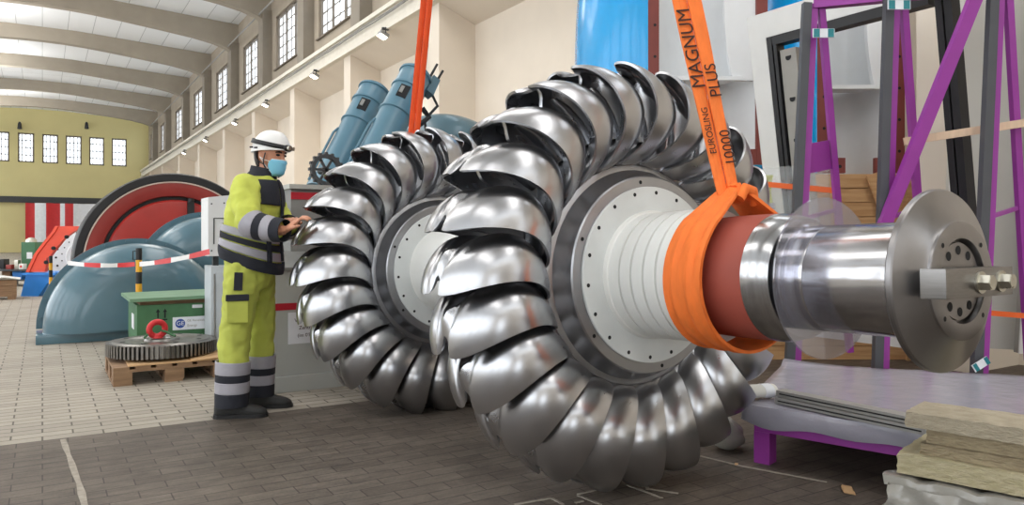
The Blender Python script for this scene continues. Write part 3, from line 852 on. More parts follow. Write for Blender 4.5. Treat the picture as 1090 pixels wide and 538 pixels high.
# ================================================================== CONTROL CABINETS
Y0 = 5.50
t = thing('control_cabinet', 'long grey control cabinet with red stripes behind the worker', 'cabinet', (1.36, Y0, 0))
mb = MB(); mb.box((.0, 0, .06), (1.75, .75, .88), bevel=.006); mb.build('lower_body', 'cab', t, 20)
mb = MB(); mb.box((-.02, -.03, .0), (1.78, .78, .115), bevel=.006); mb.build('plinth', 'cab', t, 20)
mb = MB(); mb.hexa([V((-.01, -.02, .88)), V((1.76, -.02, .88)), V((1.76, .76, .88)), V((-.01, .76, .88)), V((-.01, -.02, .905)), V((1.76, -.02, .905)), V((1.76, .35, 1.02)), V((-.01, .35, 1.02))]); tag(mb.build('desk_top', 'cab_dark', t, 20), 'dark sloping desk top')
mb = MB(); mb.box((.27, .34, .95), (1.75, .75, 1.50), bevel=.006); mb.build('upper_body', 'cab_dark', t, 20)
mb = MB(); mb.box((.25, .30, 1.50), (1.78, .78, 1.535)); mb.build('cover', 'cab', t, 20)
mb = MB(); mb.box((.27, .334, 1.42), (1.75, .341, 1.475)); tag(mb.build('stripe', 'stripe', t, 0), 'red stripe under the cover')
mb = MB(); mb.box((-.001, -.004, .595), (1.75, .001, .645)); tag(mb.build('stripe', 'stripe', t, 0), 'red stripe across the lower front')
for x in (.55, 1.15):
    mb = MB(); mb.box((x, -.004, .13), (x + .006, .001, .86)); mb.build('door_seam', 'hole', t, 0)
mb = MB(); mb.box((.155, -.006, .345), (.50, -.002, .575)); n = mb.build('notice', 'paper', t, 0); tag(n, 'white paper notice')
for k, (tx, sz) in enumerate((('Verteilung links', .040), ('Zentrale für', .038), ('(im 0\'BU 1 m)', .036))):
    text_mesh('lettering', tx, sz, 'ink', n, frame_mat((.325, -.0065, .515 - .055 * k), (1, 0, 0), (0, -1, 0)))
t = thing('switch_cabinet', 'pale grey switch cabinet standing left of the worker', 'cabinet', (1.30, 7.25, 0))
mb = MB(); mb.box((0, 0, 0), (.62, .32, .86), bevel=.005); mb.build('body', 'cab_light', t, 20)
mb = MB(); mb.box((.04, -.012, .05), (.58, .0, .80), bevel=.003); d = mb.build('door', 'cab_light', t, 20)
mb = MB(); mb.box((.025, -.016, .06), (.035, -.0, .79)); mb.build('hinge', 'steelgrey', d, 0)
mb = MB(); mb.box((.115, -.017, .47), (.19, -.0125, .63)); n = mb.build('notice', 'paper', d, 0); tag(n, 'small white paper notice')
t2 = thing('wall_box', 'white box on a post above the pale switch cabinet', 'box', (1.285, 7.20, .86))
mb = MB(); mb.box((.06, .2, 0), (.11, .25, .09)); mb.build('post', 'dark_steel', t2, 0)
mb = MB(); mb.box((.45, .2, 0), (.5, .25, .09)); mb.build('post', 'dark_steel', t2, 0)
mb = MB(); mb.hexa([V((0, .1, .09)), V((.55, .1, .09)), V((.55, .45, .09)), V((0, .45, .09)), V((0, .1, .63)), V((.55, .1, .70)), V((.55, .45, .70)), V((0, .45, .63))]); b = mb.build('shell', 'cab_white', t2, 0)
mb = MB(); mb.box((.045, .094, .20), (.055, .101, .44)); mb.build('slot', 'dark_steel', b, 0)
mb = MB(); mb.box((.055, .094, .435), (.33, .101, .442)); mb.build('seam', 'dark_steel', b, 0)
for x, z in ((.03, .57), (.14, .58), (.03, .14), (.3, .6)):
    mb = MB(); mb.disc((x, .0985, z), (0, -1, 0), .008, 8); mb.build('screw', 'dark_steel', b, 0)

# ================================================================== PALLET, GEAR, CRATE
t = thing('wooden_pallet', 'worn wooden pallet carrying the gear wheel', 'pallet', (.45, 6.36, 0))
PW, PD = .85, .86
for i, x in enumerate((.0, .355, .71)):
    for j, y in enumerate((0, PD / 2 - .07, PD - .14)):
        w = .13 if i != 1 else .14
        mb = MB(); mb.box((x, y, .018), (x + w, y + .14, .100), bevel=.004); mb.build('block', 'wood', t, 20)
    mb = MB(); mb.box((x, 0, 0), (x + .13, PD, .018)); mb.build('runner_board', 'wood', t, 0)
for j, y in enumerate((0, PD / 2 - .07, PD - .14)):
    mb = MB(); mb.box((0, y, .100), (PW, y + .14, .120)); mb.build('stringer_board', 'wood', t, 0)
for j in range(6):
    x = j * (PW - .11) / 5
    mb = MB(); mb.box((x, 0, .121), (x + .11, PD, .140)); mb.build('deck_board', 'wood', t, 0)
mb = MB(); mb.loft([[V((x, y, .1415 + z)) for x, y in ((.10, .01), (.80, .0), (.82, .62), (.12, .62))] for z in (0, .008)]); mb.hexa([V((.55, -.02, .15)), V((.84, -.03, .165)), V((.84, .3, .16)), V((.55, .3, .15)), V((.55, -.02, .156)), V((.84, -.03, .171)), V((.84, .3, .166)), V((.55, .3, .156))])
tag(mb.build('fibre_board', 'board', t, 0), 'light fibre board on the deck')
t = thing('gear_wheel', 'steel gear wheel lying flat on the wooden pallet', 'gear', (.845, 6.83, .1725))
mb = MB(); NTT = 72; R = .42
prof = []
ring = []
for k in range(NTT):
    for f, r in ((0.0, R - .03), (.28, R - .03), (.36, R), (.86, R)):
        a = 2 * PI * (k + f) / NTT; ring.append((r * math.cos(a), r * math.sin(a)))
mb.loft([[V((x, y, z)) for x, y in ring] for z in (0, .098)])
mb.build('toothed_rim', 'gear', t, 25)
mb = MB(); mb.lathe([(.372, .0985), (.36, .108), (.25, .110), (.235, .102), (.14, .102), (.13, .118), (.06, .118), (.055, .10), (.02, .10)], 64, 'Z', cap=True)
for k in range(8):
    a = k * PI / 4 + .2; mb.disc((math.cos(a) * .305, math.sin(a) * .305, .1105), (0, 0, 1), .022, 14, 'hole')
mb.build('web', 'gear', t, 30)
t = thing('lifting_shackle', 'red lifting ring standing on top of the gear wheel', 'lifting ring', (.80, 6.78, .2975))
mb = MB(); mb.tube([V((.062 * math.cos(a), .02 * math.cos(a), .072 + .058 * math.sin(a))) for a in [2 * PI * k / 24 for k in range(24)]], .024, 10, loop=True); mb.build('ring', 'tape_red', t, 60)
mb = MB(); mb.cyl((0, 0, 0), (0, 0, .03), .045, .035, 16); mb.build('base', 'tape_red', t, 40)
mb = MB(); mb.tube([(.03, -.01, .06), (.07, -.02, .045), (.11, -.03, .02), (.13, -.05, .012)], .010, 8); tag(mb.build('cord', 'green', t, 50), 'green cord tied to the ring')
mb = MB(); mb.tube([(-.03, -.01, .05), (-.08, -.03, .03), (-.10, -.05, .012)], .010, 8); tag(mb.build('cord', 'green', t, 50), 'green cord tied to the ring')
t = thing('transport_crate', 'green painted wooden crate with a slightly lifted lid behind the gear wheel', 'crate', (.73, 7.62, 0))
mb = MB(); mb.box((0, 0, .0), (.74, .80, .50), bevel=.004); cb = mb.build('body', 'green', t, 20)
mb = MB(); mb.hexa([V((-.06, -.05, .535)), V((.80, -.05, .545)), V((.80, .86, .545)), V((-.06, .86, .535)), V((-.06, -.05, .565)), V((.80, -.05, .575)), V((.80, .86, .575)), V((-.06, .86, .565))]); mb.build('lid', 'green_lid', t, 0)
mb = MB(); mb.box((.03, .03, .50), (.71, .77, .538)); tag(mb.build('packing', 'wood', t, 0), 'brown packing showing under the lid')
mb = MB(); mb.box((.30, -.006, .255), (.655, -.001, .375)); lb = mb.build('sticker', 'label_white', t, 0); tag(lb, 'white sticker with a blue round emblem')
mb = MB(); mb.disc((.365, -.0065, .315), (0, -1, 0), .043, 28); em = mb.build('emblem', 'label_blue', lb, 0)
text_mesh('lettering', 'GE', .055, 'label_white', lb, frame_mat((.365, -.0072, .315), (1, 0, 0), (0, -1, 0)))
text_mesh('lettering', 'GE Renewable', .030, 'frame_grey', lb, frame_mat((.425, -.0068, .338), (1, 0, 0), (0, -1, 0)), align='LEFT')
text_mesh('lettering', 'Energy', .032, 'frame_grey', lb, frame_mat((.425, -.0068, .292), (1, 0, 0), (0, -1, 0)), align='LEFT')
mb = MB()
for x in (.175, .235):
    mb.box((x - .006, -.004, .375), (x + .006, -.001, .43)); mb.poly([V((x - .018, -.003, .43)), V((x + .018, -.003, .43)), V((x, -.003, .462))])
mb.box((.155, -.004, .355), (.255, -.001, .366))
tag(mb.build('arrow_mark', 'hole', t, 0), 'two stencilled upright arrows')
mb = MB(); mb.box((-.005, .22, .26), (-.001, .42, .40)); tag(mb.build('side_label', 'paper', t, 0), 'white label on the end')
mb = MB(); mb.box((.47, -.005, .455), (.56, -.001, .485)); tag(mb.build('small_label', 'paper', t, 0), 'small pale label')

# barrier post and tape
def post(label, x, y, h, r, bands):
    t = thing('barrier_post', label, 'barrier post', (x, y, 0), 0)
    z = .03
    mb = MB(); mb.cyl((0, 0, 0), (0, 0, .03), .15, .14, 20); mb.build('foot', 'post_black', t, 30)
    n = bands
    for k in range(n):
        mb = MB(); mb.cyl((0, 0, z), (0, 0, z + (h - .03) / n), r, r, 16); z += (h - .03) / n
        mb.build('band', 'post_black' if (n - 1 - k) % 2 == 0 else 'post_yellow', t, 30)
    mb = MB(); mb.tube([(-r, 0, h - .03), (-r - .025, 0, h - .03), (-r - .025, 0, h - .12), (-r, 0, h - .12)], .006, 6); mb.build('hook', 'post_black', t, 30)
    return t
post('black and yellow barrier post behind the green crate', .845, 8.62, 1.01, .030, 8)
q = W(54, 300, 12.0)
post('thin black and yellow post before the orange machine bracket', q.x, q.y, .82, .026, 7)
def ribbon(a, b, sag, w, n=22, twist=0.0):
    a, b = V(a), V(b); out = []
    for i in range(n + 1):
        f = i / n; c = a + (b - a) * f - V((0, 0, sag * 4 * f * (1 - f)))
        tw = twist * math.sin(f * 7); u = V((0, math.sin(tw), math.cos(tw)))
        out.append((c - u * w / 2, c + u * w / 2))
    return out
t = thing('barrier_tape', 'red and white barrier tape strung past the blue casing', 'barrier tape', (0, 0, 0))
pA, pB, pC = W(72, 280, 8.0), V((.845, 8.573, .845)), W(223, 268, 6.32)
k = 0
for (a, b, sag, n) in ((pA, V((.806, 8.615, .845)), .02, 4), (pB, pC, .015, 4)):
    rb = ribbon(a, b, sag, .048, n * 5, .5)
    for i in range(n):
        mb = MB(); s = rb[i * 5:i * 5 + 6]
        mb.loft([[p, q_, q_ + V((.0, .002, 0)), p + V((0, .002, 0))] for p, q_ in s])
        mb.build('tape_band', 'tape_red' if k % 2 else 'tape_white', t, 50); k += 1

# ================================================================== FAR LEFT STUFF
D0 = 14.2
def boxw(name, label, cat, px0, px1, y0, y1, d, depth, m, part='body'):
    a = W(px0, y1, d); b = W(px1, y0, d)
    t = thing(name, label, cat, (a.x, a.y, max(0, a.z)), 0)
    w = (b - a).length; w = math.hypot(b.x - a.x, b.y - a.y)
    t.rotation_euler = (0, 0, math.atan2(b.y - a.y, b.x - a.x))
    mb = MB(); mb.box((0, 0, 0), (w, depth, b.z - max(0, a.z)), bevel=.01); mb.build(part, m, t, 20)
    return t, w, b.z - max(0, a.z)
# blue stand
a = W(22, 315, D0); b = W(58, 290, D0)
t = thing('machine_stand', 'blue sloping machine stand on the floor at far left', 'stand', (a.x, a.y, 0), -YAW)
S = D0 / FPX
mb = MB(); mb.hexa([V((0, 0, 0)), V((.33, 0, 0)), V((.33, .7, 0)), V((0, .7, 0)), V((.10, 0, .40)), V((.62, 0, .40)), V((.62, .7, .40)), V((.10, .7, .40))]); mb.build('body', 'blue_paint', t, 0)
mb = MB(); mb.hexa([V((.06, -.05, .40)), V((.68, -.05, .40)), V((.68, .75, .40)), V((.06, .75, .40)), V((.06, -.05, .445)), V((.68, -.05, .445)), V((.68, .75, .445)), V((.06, .75, .445))]); mb.build('top_plate', 'blue_paint', t, 0)
# orange bracket on the stand
t = thing('machine_bracket', 'orange-red slanted machine bracket standing on the blue stand', 'bracket', (a.x, a.y, .457), -YAW)
P = lambda px, py: V(((px - 22) * S, 0, (289.5 - py) * S))
poly = [P(29, 289.4), P(47, 289.4), P(49, 277), P(58, 265), P(68, 253), P(78, 246), P(90, 240.5), P(60, 240.5), P(57, 246), P(48, 257), P(38, 270)]
mb = MB(); mb.loft([[p + V((0, .02, 0)) for p in poly], [p + V((0, .11, 0)) for p in poly]]); mb.build('body', 'orange_paint', t, 0)
rim = [P(29, 289.4), P(38, 270), P(48, 257), P(57, 246), P(60, 240.5)]
mb = MB(); mb.loft([[p + V((-.03, .0, 0)), p + V((.03, .0, -.01)), p + V((.03, .14, -.01)), p + V((-.03, .14, 0))] for p in rim]); mb.build('edge_rib', 'orange_paint', t, 0)
for px_, py_ in ((57, 264), (49, 279), (71, 252)):
    mb = MB(); mb.cyl(P(px_, py_) + V((0, .018, 0)), P(px_, py_) + V((0, -.02, 0)), .035, seg=12); mb.build('bolt', 'hole', t, 30)
# white perforated drum
c = W(92, 276, 15.6)
t = thing('flanged_drum', 'white drum with a ring of dark holes right of the orange bracket', 'drum', (c.x, c.y + .1, 0))
mb = MB(); mb.lathe([(.02, -.08), (.36, -.08), (.37, -.05), (.60, -.02), (.68, .0), (.68, .5)], 48, 'Y', (0, 0, .70))
for k in range(20):
    an = 2 * PI * k / 20; mb.disc((math.cos(an) * .54, -.033, .70 + math.sin(an) * .54), (0, -1, 0), .022, 8, 'hole')
    mb.disc((math.cos(an + .15) * .44, -.046, .70 + math.sin(an + .15) * .44), (0, -1, 0), .014, 8, 'hole')
mb.build('shell', 'white_paint', t, 30)
mb = MB(); mb.box((-.4, 0, 0), (.4, .45, .14)); mb.build('cradle', 'dark_steel', t, 0)
# green machine box with white label on a bench
t, w, h = boxw('tool_bench', 'dark work bench at the far left edge', 'work bench', -12, 36, 287, 289, 17.0, .9, 'dark_steel', 'bench_top')
z = t.location.z
for x in (.03, w - .1):
    for y in (.03, .8):
        mb = MB(); mb.box((x, y, -z), (x + .07, y + .07, 0)); mb.build('leg', 'dark_steel', t, 0)
mb = MB(); mb.box((.05, .05, -z + .12), (w - .05, .85, -z + .15)); mb.build('shelf', 'dark_steel', t, 0)
zt = z + h
def bench_item(name, label, cat, px0, px1, y0, m, depth=.3, back=.3):
    q = W(px0, 288, 17.0 + back); e = W(px1, y0, 17.0 + back)
    o = thing(name, label, cat, (q.x, q.y, zt), -YAW); w_ = math.hypot(e.x - q.x, e.y - q.y)
    mb = MB(); mb.box((0, 0, 0), (w_, depth, e.z - zt), bevel=.01); mb.build('body', m, o, 20)
    return o, w_, e.z - zt
o, w_, h_ = bench_item('machine_box', 'green machine box with a white label on the dark bench', 'machine', 22.5, 37, 258, 'green_dark', .35, .35)
mb = MB(); mb.box((w_ * .42, -.006, h_ * .38), (w_ * .82, -.001, h_ * .62)); mb.build('label_plate', 'paper', o, 0)
mb = MB(); mb.lathe([(.12, 0), (.11, .06), (.06, .10), (.02, .11)], 16, 'Z', (w_ * .4, .17, h_)); mb.build('domed_cap', 'zinc', o, 40)
bench_item('steel_can', 'small grey can on the dark bench left of the green box', 'can', 15, 19, 277, 'zinc', .1, .15)
bench_item('tool_box', 'small red tool box on the dark bench', 'tool box', 6, 12, 282, 'red_dark', .15, .1)
bench_item('tool_case', 'black tool case at the left end of the dark bench', 'case', -3, 4, 276, 'black', .2, .3)
o, w_, h_ = bench_item('white_roll', 'small white roll with a red core on the dark bench', 'roll', 19.5, 25, 281, 'foam', .12, .05)
mb = MB(); mb.disc((w_ * .5, -.003, h_ * .5), (0, -1, 0), h_ * .22, 10); mb.build('core', 'tape_red', o, 0)
for (p0, p1, yy, mm, lb) in ((2, 10, 292, 'wood', 'brown carton on the lower shelf of the dark bench'), (13, 20, 296, 'blue_paint', 'small blue tub on the lower shelf of the dark bench')):
    q = W(p0, 300, 17.2); e = W(p1, yy, 17.2)
    o = thing('storage_tub', lb, 'tub', (q.x, q.y, .153), -YAW); mb = MB(); mb.box((0, 0, 0), (.22 if p0 > 5 else .2, .25, .18), bevel=.008); mb.build('body', mm, o, 20)
# wooden crate bottom left
q = W(16.5, 319, 13.5)
t = thing('wooden_crate', 'brown wooden crate at the left edge of the picture', 'crate', (q.x - .75, q.y, 0), 0)
for k in range(3):
    mb = MB(); mb.box((0, 0, .05 + k * .10), (.75, .025, .145 + k * .10)); mb.box((0, .5, .05 + k * .10), (.75, .525, .145 + k * .10)); mb.box((.725, .025, .05 + k * .10), (.75, .5, .145 + k * .10)); mb.build('plank', 'wood', t, 0)
mb = MB(); mb.box((0, .0, 0), (.12, .525, .05)); mb.box((.63, 0, 0), (.75, .525, .05)); mb.build('skid', 'wood', t, 0)
mb = MB(); mb.box((.70, -.02, .05), (.77, .03, .345)); mb.build('corner_batten', 'wood', t, 0)
t = thing('white_sheet', 'white sheet lying over the wooden crate at the left edge', 'sheet', (q.x - .75, q.y, .345), 0)
mb = MB(); mb.loft([[V((-.02, -.05, .02)), V((.60, -.06, .05)), V((.82, -.03, -.02 + .03)), V((.82, .56, .012)), V((.5, .58, .06)), V((-.02, .56, .03))], [V((-.02, -.05, .03)), V((.60, -.06, .065)), V((.82, -.03, .02)), V((.82, .56, .022)), V((.5, .58, .075)), V((-.02, .56, .045))]]); mb.build('cloth', 'foam', t, 40)
# striped banner
a = W(26, 217, 50); b = W(112, 262, 50)
t = thing('striped_banner', 'red and white striped banner hanging low on the olive end wall', 'banner', (a.x, 63.2, 0), 0)
k_ = 63.2 / a.y
x0 = a.x * k_; t.location.x = x0
fx = lambda p: 63.2 * ((p - CX) / FPX * RX + FX) / ((p - CX) / FPX * RY + FY) - x0
for k, (p0, p1) in enumerate(((27, 37), (37, 49), (49, 64), (64, 69), (69, 78), (78, 112))):
    mb = MB(); x_0, x_1 = fx(p0), fx(p1); n = 10
    mb.loft([[V((x_0 + (x_1 - x_0) * i / n, .05 * math.sin((x_0 + (x_1 - x_0) * i / n) * 4), .0)) for i in range(n + 1)], [V((x_0 + (x_1 - x_0) * i / n, .05 * math.sin((x_0 + (x_1 - x_0) * i / n) * 4), 3.52)) for i in range(n + 1)]], closed=False, cap=False)
    mb.build('stripe', 'tape_red' if k % 2 == 0 and k < 5 else 'label_white', t, 50)
mb = MB(); mb.cyl((0, .04, 3.55), (fx(112), .04, 3.55), .04, seg=8); mb.build('pole', 'dark_steel', t, 30)
# ================================================================== RIGHT SIDE: SHELLS ON A TIMBER CRATE
DS = 6.9; SS = DS / FPX
def shell(name, label, pxl, wi, zb, zt, blue_w):
    o = W(pxl, 175, DS); fw = .10
    t = thing(name, label, 'housing shell', (o.x, o.y, zb), -YAW)
    H = zt - zb
    mb = MB(); mb.box((0, 0, 0), (fw, .05, H))
    for k in range(12):
        mb.disc((fw * .62, -.001, .12 + k * .29), (0, -1, 0), .014, 12, 'hole')
    tag(mb.build('flange', 'flange_brown', t, 0), 'red-brown primed flange with bolt holes')
    mb = MB(); mb.box((fw + wi, 0, 0), (2 * fw + wi, .05, H))
    for k in range(12): mb.disc((fw * 1.5 + wi, -.001, .2 + k * .29), (0, -1, 0), .014, 12, 'hole')
    tag(mb.build('flange', 'flange_brown', t, 0), 'red-brown primed flange with bolt holes')
    for x0_, x1_, xh in ((fw, fw + .16, fw + .11), (fw + wi - .17, fw + wi, fw + wi - .08)):
        mb = MB(); mb.box((x0_, .004, 0), (x1_, .05, .14)); mb.disc((xh, .003, .06), (0, -1, 0), .016, 12, 'hole')
        tag(mb.build('bottom_flange', 'flange_brown', t, 0), 'red-brown bottom flange')
    # white inside: hollow back wall
    n = 16; prof = []
    for k in range(n + 1):
        f = k / n; prof.append((fw + wi * f, .05 + .50 * (1 - abs(2 * f - 1) ** 3)))
    th = .02
    mb = MB(); mb.loft([[V((x, y, z)) for x, y in prof] + [V((x, y + th, z)) for x, y in reversed(prof)] for z in (0, H)])
    mb.build('inner_wall', 'white_paint', t, 50)
    mb = MB(); mb.loft([[V((fw, .03, z)), V((fw + wi * .86, .03, z)), V((fw + wi * .80, .50, z + .05)), V((fw, .50, z + .05))] for z in (.78, .815)]); mb.build('shelf_plate', 'white_paint', t, 0)
    mb = MB(); pts = [(fw + wi * .80 + .10 * (1 - ((z - 1.45) / .75) ** 2) * -1, z) for z in [.78 + .07 * k for k in range(20)]]
    mb.loft([[V((x, .06, z)), V((fw + wi, .04, z)), V((fw + wi, .10, z)), V((x, .12, z))] for x, z in pts]); mb.build('side_rib', 'white_paint', t, 30)
    # painted outside on the left
    plan = [(0, .005), (-.10 * blue_w, .02), (-.35 * blue_w, .10), (-.65 * blue_w, .26), (-.88 * blue_w, .50), (-.98 * blue_w, .75), (-1.0 * blue_w, .9)]
    rings = []
    for k in range(15):
        z = H * k / 14; g = 1 - .16 * ((z - 1.0) / 1.4) ** 2
        rings.append([V((x * g, y, z)) for x, y in plan] + [V((x * g + .02, y + .02, z)) for x, y in reversed(plan)])
    mb = MB(); mb.loft(rings); mb.build('outer_wall', 'sky_blue', t, 50)
    return t
zc = CAM_Z + (252 - 175) * SS
shell('housing_shell', 'white-lined blue housing shell rising behind the front sling', 690, 104 * SS, zc, 4.1, .60)
shell('housing_shell', 'white-lined blue housing shell seen through the leaning window frame', 870, 70 * SS, zc - .08, 4.1, .43)
o = W(622, 300, DS - .03)
t = thing('timber_crate', 'tall timber crate carrying the housing shells', 'crate', (o.x, o.y, 0), -YAW)
CWD = 352 * SS; CH = zc - .09
mb = MB(); n = 13; h = CH / n
for k in range(n): mb.box((0, .0 + .004 * (k % 3), k * h + .004), (CWD, .03, (k + 1) * h - .004))
mb.build('front_boards', 'wood_light', t, 0)
mb = MB(); mb.box((.01, .031, .0), (CWD - .01, .85, CH)); mb.build('body', 'wood_light', t, 0)
for (xa, za, xb, zb_) in ((.02, 0, .02, CH), (CWD - .1, 0, CWD - .1, CH)):
    mb = MB(); mb.box((xa, -.03, 0), (xa + .1, 0, CH)); mb.build('batten', 'wood_light', t, 0)
mb = MB(); a = W(928, 181, DS) - o; b = W(945, 222, DS) - o
def loc(px, py): q = W(px, py, DS) - V((o.x, o.y, 0)); c, s = math.cos(YAW), math.sin(YAW); return V((q.x * c - q.y * s, -.045, q.z))
mb.bar(loc(925, 186), loc(948, 250), .12, .03, (0, 1, 0)); mb.build('diagonal_batten', 'wood_light', t, 0)

# ------------------------------------------------------------------ leaning window frame
XF = 5.07
yl = lambda px: XF * ((px - CX) / FPX * RY + FY) / ((px - CX) / FPX * RX + FX)
Ya, Yb = yl(800), yl(1012)
Lw = Ya - Yb; HF = 2.965 - .30
t = thing('window_frame', 'white window frame with black seals leaning behind the purple rack', 'window frame', (XF, Ya, .30), 0)
lean = .42
def wp(u, v, n=0.0):
    """u along the frame toward the camera, v up the frame, n out toward the hall"""
    return V((lean * (1 - v / HF) - n, -u, v))
def fbar(name, u0, v0, u1, v1, n0, n1, m, lab=None):
    mb = MB(); mb.hexa([wp(u0, v0, n0), wp(u1, v0, n0), wp(u1, v1, n0), wp(u0, v1, n0), wp(u0, v0, n1), wp(u1, v0, n1), wp(u1, v1, n1), wp(u0, v1, n1)])
    o = mb.build(name, m, t, 0)
    if lab: tag(o, lab)
    return o
wf = .17
fbar('stile', 0, 0, wf, HF, -.05, .06, 'frame_white', 'white outer stile'); fbar('top_rail', wf, HF - .20, Lw, HF, -.05, .06, 'frame_white', 'white top rail')
fbar('bottom_rail', wf, 0, Lw, .16, -.05, .06, 'frame_white', 'white bottom rail')
fbar('seal', wf, .16, wf + .045, HF - .2, -.04, .055, 'black', 'black seal'); fbar('seal', wf + .055, .16, wf + .085, HF - .26, -.05, .05, 'black', 'black seal')
fbar('seal', wf + .05, HF - .27, Lw - .14, HF - .2, -.04, .055, 'black', 'black seal')
s2 = fbar('inner_stile', wf + .10, .16, wf + .25, HF - .32, -.06, .03, 'frame_grey', 'grey inner stile with oval holes')
mb = MB()
for k in range(7): mb.disc(wp(wf + .175, .3 + k * .33, .0315), (-1, 0, 0), .028, 14, 'hole')
mb.build('oval_hole', 'hole', s2, 0)
fbar('stile', Lw - .10, 0, Lw - .055, HF - .2, -.04, .055, 'black', 'black right stile'); fbar('stile', Lw - .04, 0, Lw + .01, HF, -.05, .06, 'black', 'black right stile')

# ------------------------------------------------------------------ purple A-frame rack
rk = thing('glass_rack', 'purple steel A-frame rack standing on the floor right of the shaft', 'rack', (3.02, 2.56, 0), 0)
RO = V((3.02, 2.56, 0))
def L(p): return V(p) - RO
def rbar(name, a, b, w, h, up, m='purple', lab=None, parent=None):
    mb = MB(); mb.bar(L(a), L(b), w, h, up); o = mb.build(name, m, parent or rk, 0)
    if lab: tag(o, lab)
    return o
ZB = .30
tops = [W(866, 4, 5.15), W(953, 0, 4.97), W(1064, -8, 4.77)]
ztop = 2.72
fr = []
for i, (p_t, pxb, db) in enumerate(((tops[0], 848, 5.08), (tops[1], 941, 4.90), (tops[2], 1046, 4.70))):
    top = V((p_t.x, p_t.y, ztop)); q = W(pxb, 252 + (CAM_Z - ZB) * FPX / db, db); q.z = ZB
    fwd = V((FX, FY, 0))
    q = q - (top - q) * (.11 / (top.z - q.z))
    u = rbar('upright', q, top, .045, .05, fwd)
    g_ = rbar('gasket', q - fwd * .030 - V((RX, RY, 0)) * .058, top - fwd * .030 - V((RX, RY, 0)) * .058, .055, .05, fwd, 'anthracite', 'dark grey gasket strip', u)
    back = top + fwd * .25; back.z = ZB; back += V((RX, RY, 0)) * .36
    rbar('back_leg', back, top + V((RX, RY, 0)) * .05, .042, .045, fwd)
    mid = q + (top - q) * .58; mb_ = back + (top - back) * .58
    mid2 = q + (top - q) * .42; mb2 = back + (top - back) * .42
    rbar('cross_tie', mid2, mb2, .025, .025, (0, 0, 1))
    if i == 0: rbar('gusset', mid + V((0, 0, .0)), mb_ + V((0, 0, .0)), .02, .20, (0, 0, 1))
    q.z = .19; back.z = .19
    fr.append((q, top, back))
rbar('top_bar', tops[0] * 1.0 - V((0, 0, tops[0].z - ztop)), V((tops[2].x, tops[2].y, ztop)), .07, .06, (0, 0, 1))
pa = W(941, 240, 4.86); pb = W(1043, -14, 4.70)
rbar('brace', pa, pb, .075, .05, (FX, FY, 0))
ab = V((.29, -.957, 0)).normalized(); bb = V((.957, .29, 0))
f0 = V((3.06, 2.56, 0)); f1 = f0 + ab * 1.28
rbar('front_beam', f0 + V((0, 0, .205)), f1 + V((0, 0, .205)), .08, .095, (0, 0, 1))
for f in (f0 + ab * .04, f1 - ab * .04): rbar('leg', f + V((0, 0, 0)), f + V((0, 0, .157)), .085, .08, ab)
bk0, bk1 = fr[0][0] + V((0, 0, -.05)), fr[2][0] + V((0, 0, -.05))
rbar('rear_beam', bk0, bk1, .08, .10, (0, 0, 1))
for f in (bk0, bk1): rbar('leg', V((f.x, f.y, 0)), V((f.x, f.y, .09)), .085, .08, ab)
for k in (0.03, .5, .97): rbar('cross_beam', f0 + ab * 1.28 * k + bb * .045 + V((0, 0, .205)), bk0 + (bk1 - bk0) * k, .07, .09, (0, 0, 1))
bt = rbar('back_foot_beam', V((fr[0][2].x, fr[0][2].y, .14)), V((fr[2][2].x, fr[2][2].y, .14)), .08, .10, (0, 0, 1))
for i in (0, 2): rbar('leg', V((fr[i][2].x, fr[i][2].y, 0)), V((fr[i][2].x, fr[i][2].y, .09)), .085, .08, ab)
for i in (0, 1, 2): rbar('cross_tie', V((fr[i][0].x, fr[i][0].y, .14)), V((fr[i][2].x, fr[i][2].y, .14)), .05, .05, (0, 0, 1))

# film-wrapped pane lying on the rack
zt = .262
A = V((3.02, 2.60, zt)); B = V((3.395, 1.36, zt)); Cc = V((5.12, 2.08, zt)); Dd = V((4.165, 3.27, zt))
t = thing('wrapped_pane', 'film-wrapped glass pane lying flat on the purple rack', 'glass pane', (A.x, A.y, zt))
LA = lambda p: p - A
mb = MB(); mb.hexa([LA(A) + V((.03, -.02, 0)), LA(B), LA(Cc), LA(Dd), LA(A) + V((.03, -.02, .025)), LA(B) + V((0, 0, .025)), LA(Cc) + V((0, 0, .025)), LA(Dd) + V((0, 0, .025))]); mb.build('pane', 'pane_grey', t, 0)
mb = MB(); nu, nv = 36, 24; rows = []
for j in range(nv + 1):
    row = []
    for i in range(nu + 1):
        u, v = i / nu, j / nv
        p = (A * (1 - u) + B * u) * (1 - v) + (Dd * (1 - u) + Cc * u) * v
        z = .0275 + .002 * math.sin(u * 23 + v * 5) * math.sin(v * 17)
        if j == 0:
            p = p - bb * .055; z = -.045 - .03 * math.sin(u * 7.5) ** 2 - .018 * math.sin(u * 19)
        elif j == 1: p = A * (1 - u) + B * u - bb * .030; z = .024
        if j >= nv - 1 and u < .25: z += .03 * (1 - u / .25) * (j - nv + 2) / 2
        row.append(LA(p) + V((0, 0, z)))
    rows.append(row)
mb.loft(rows, closed=False, cap=False)
o = mb.build('film', 'film', t, 60); sd = o.modifiers.new('t', 'SOLIDIFY'); sd.thickness = .0015
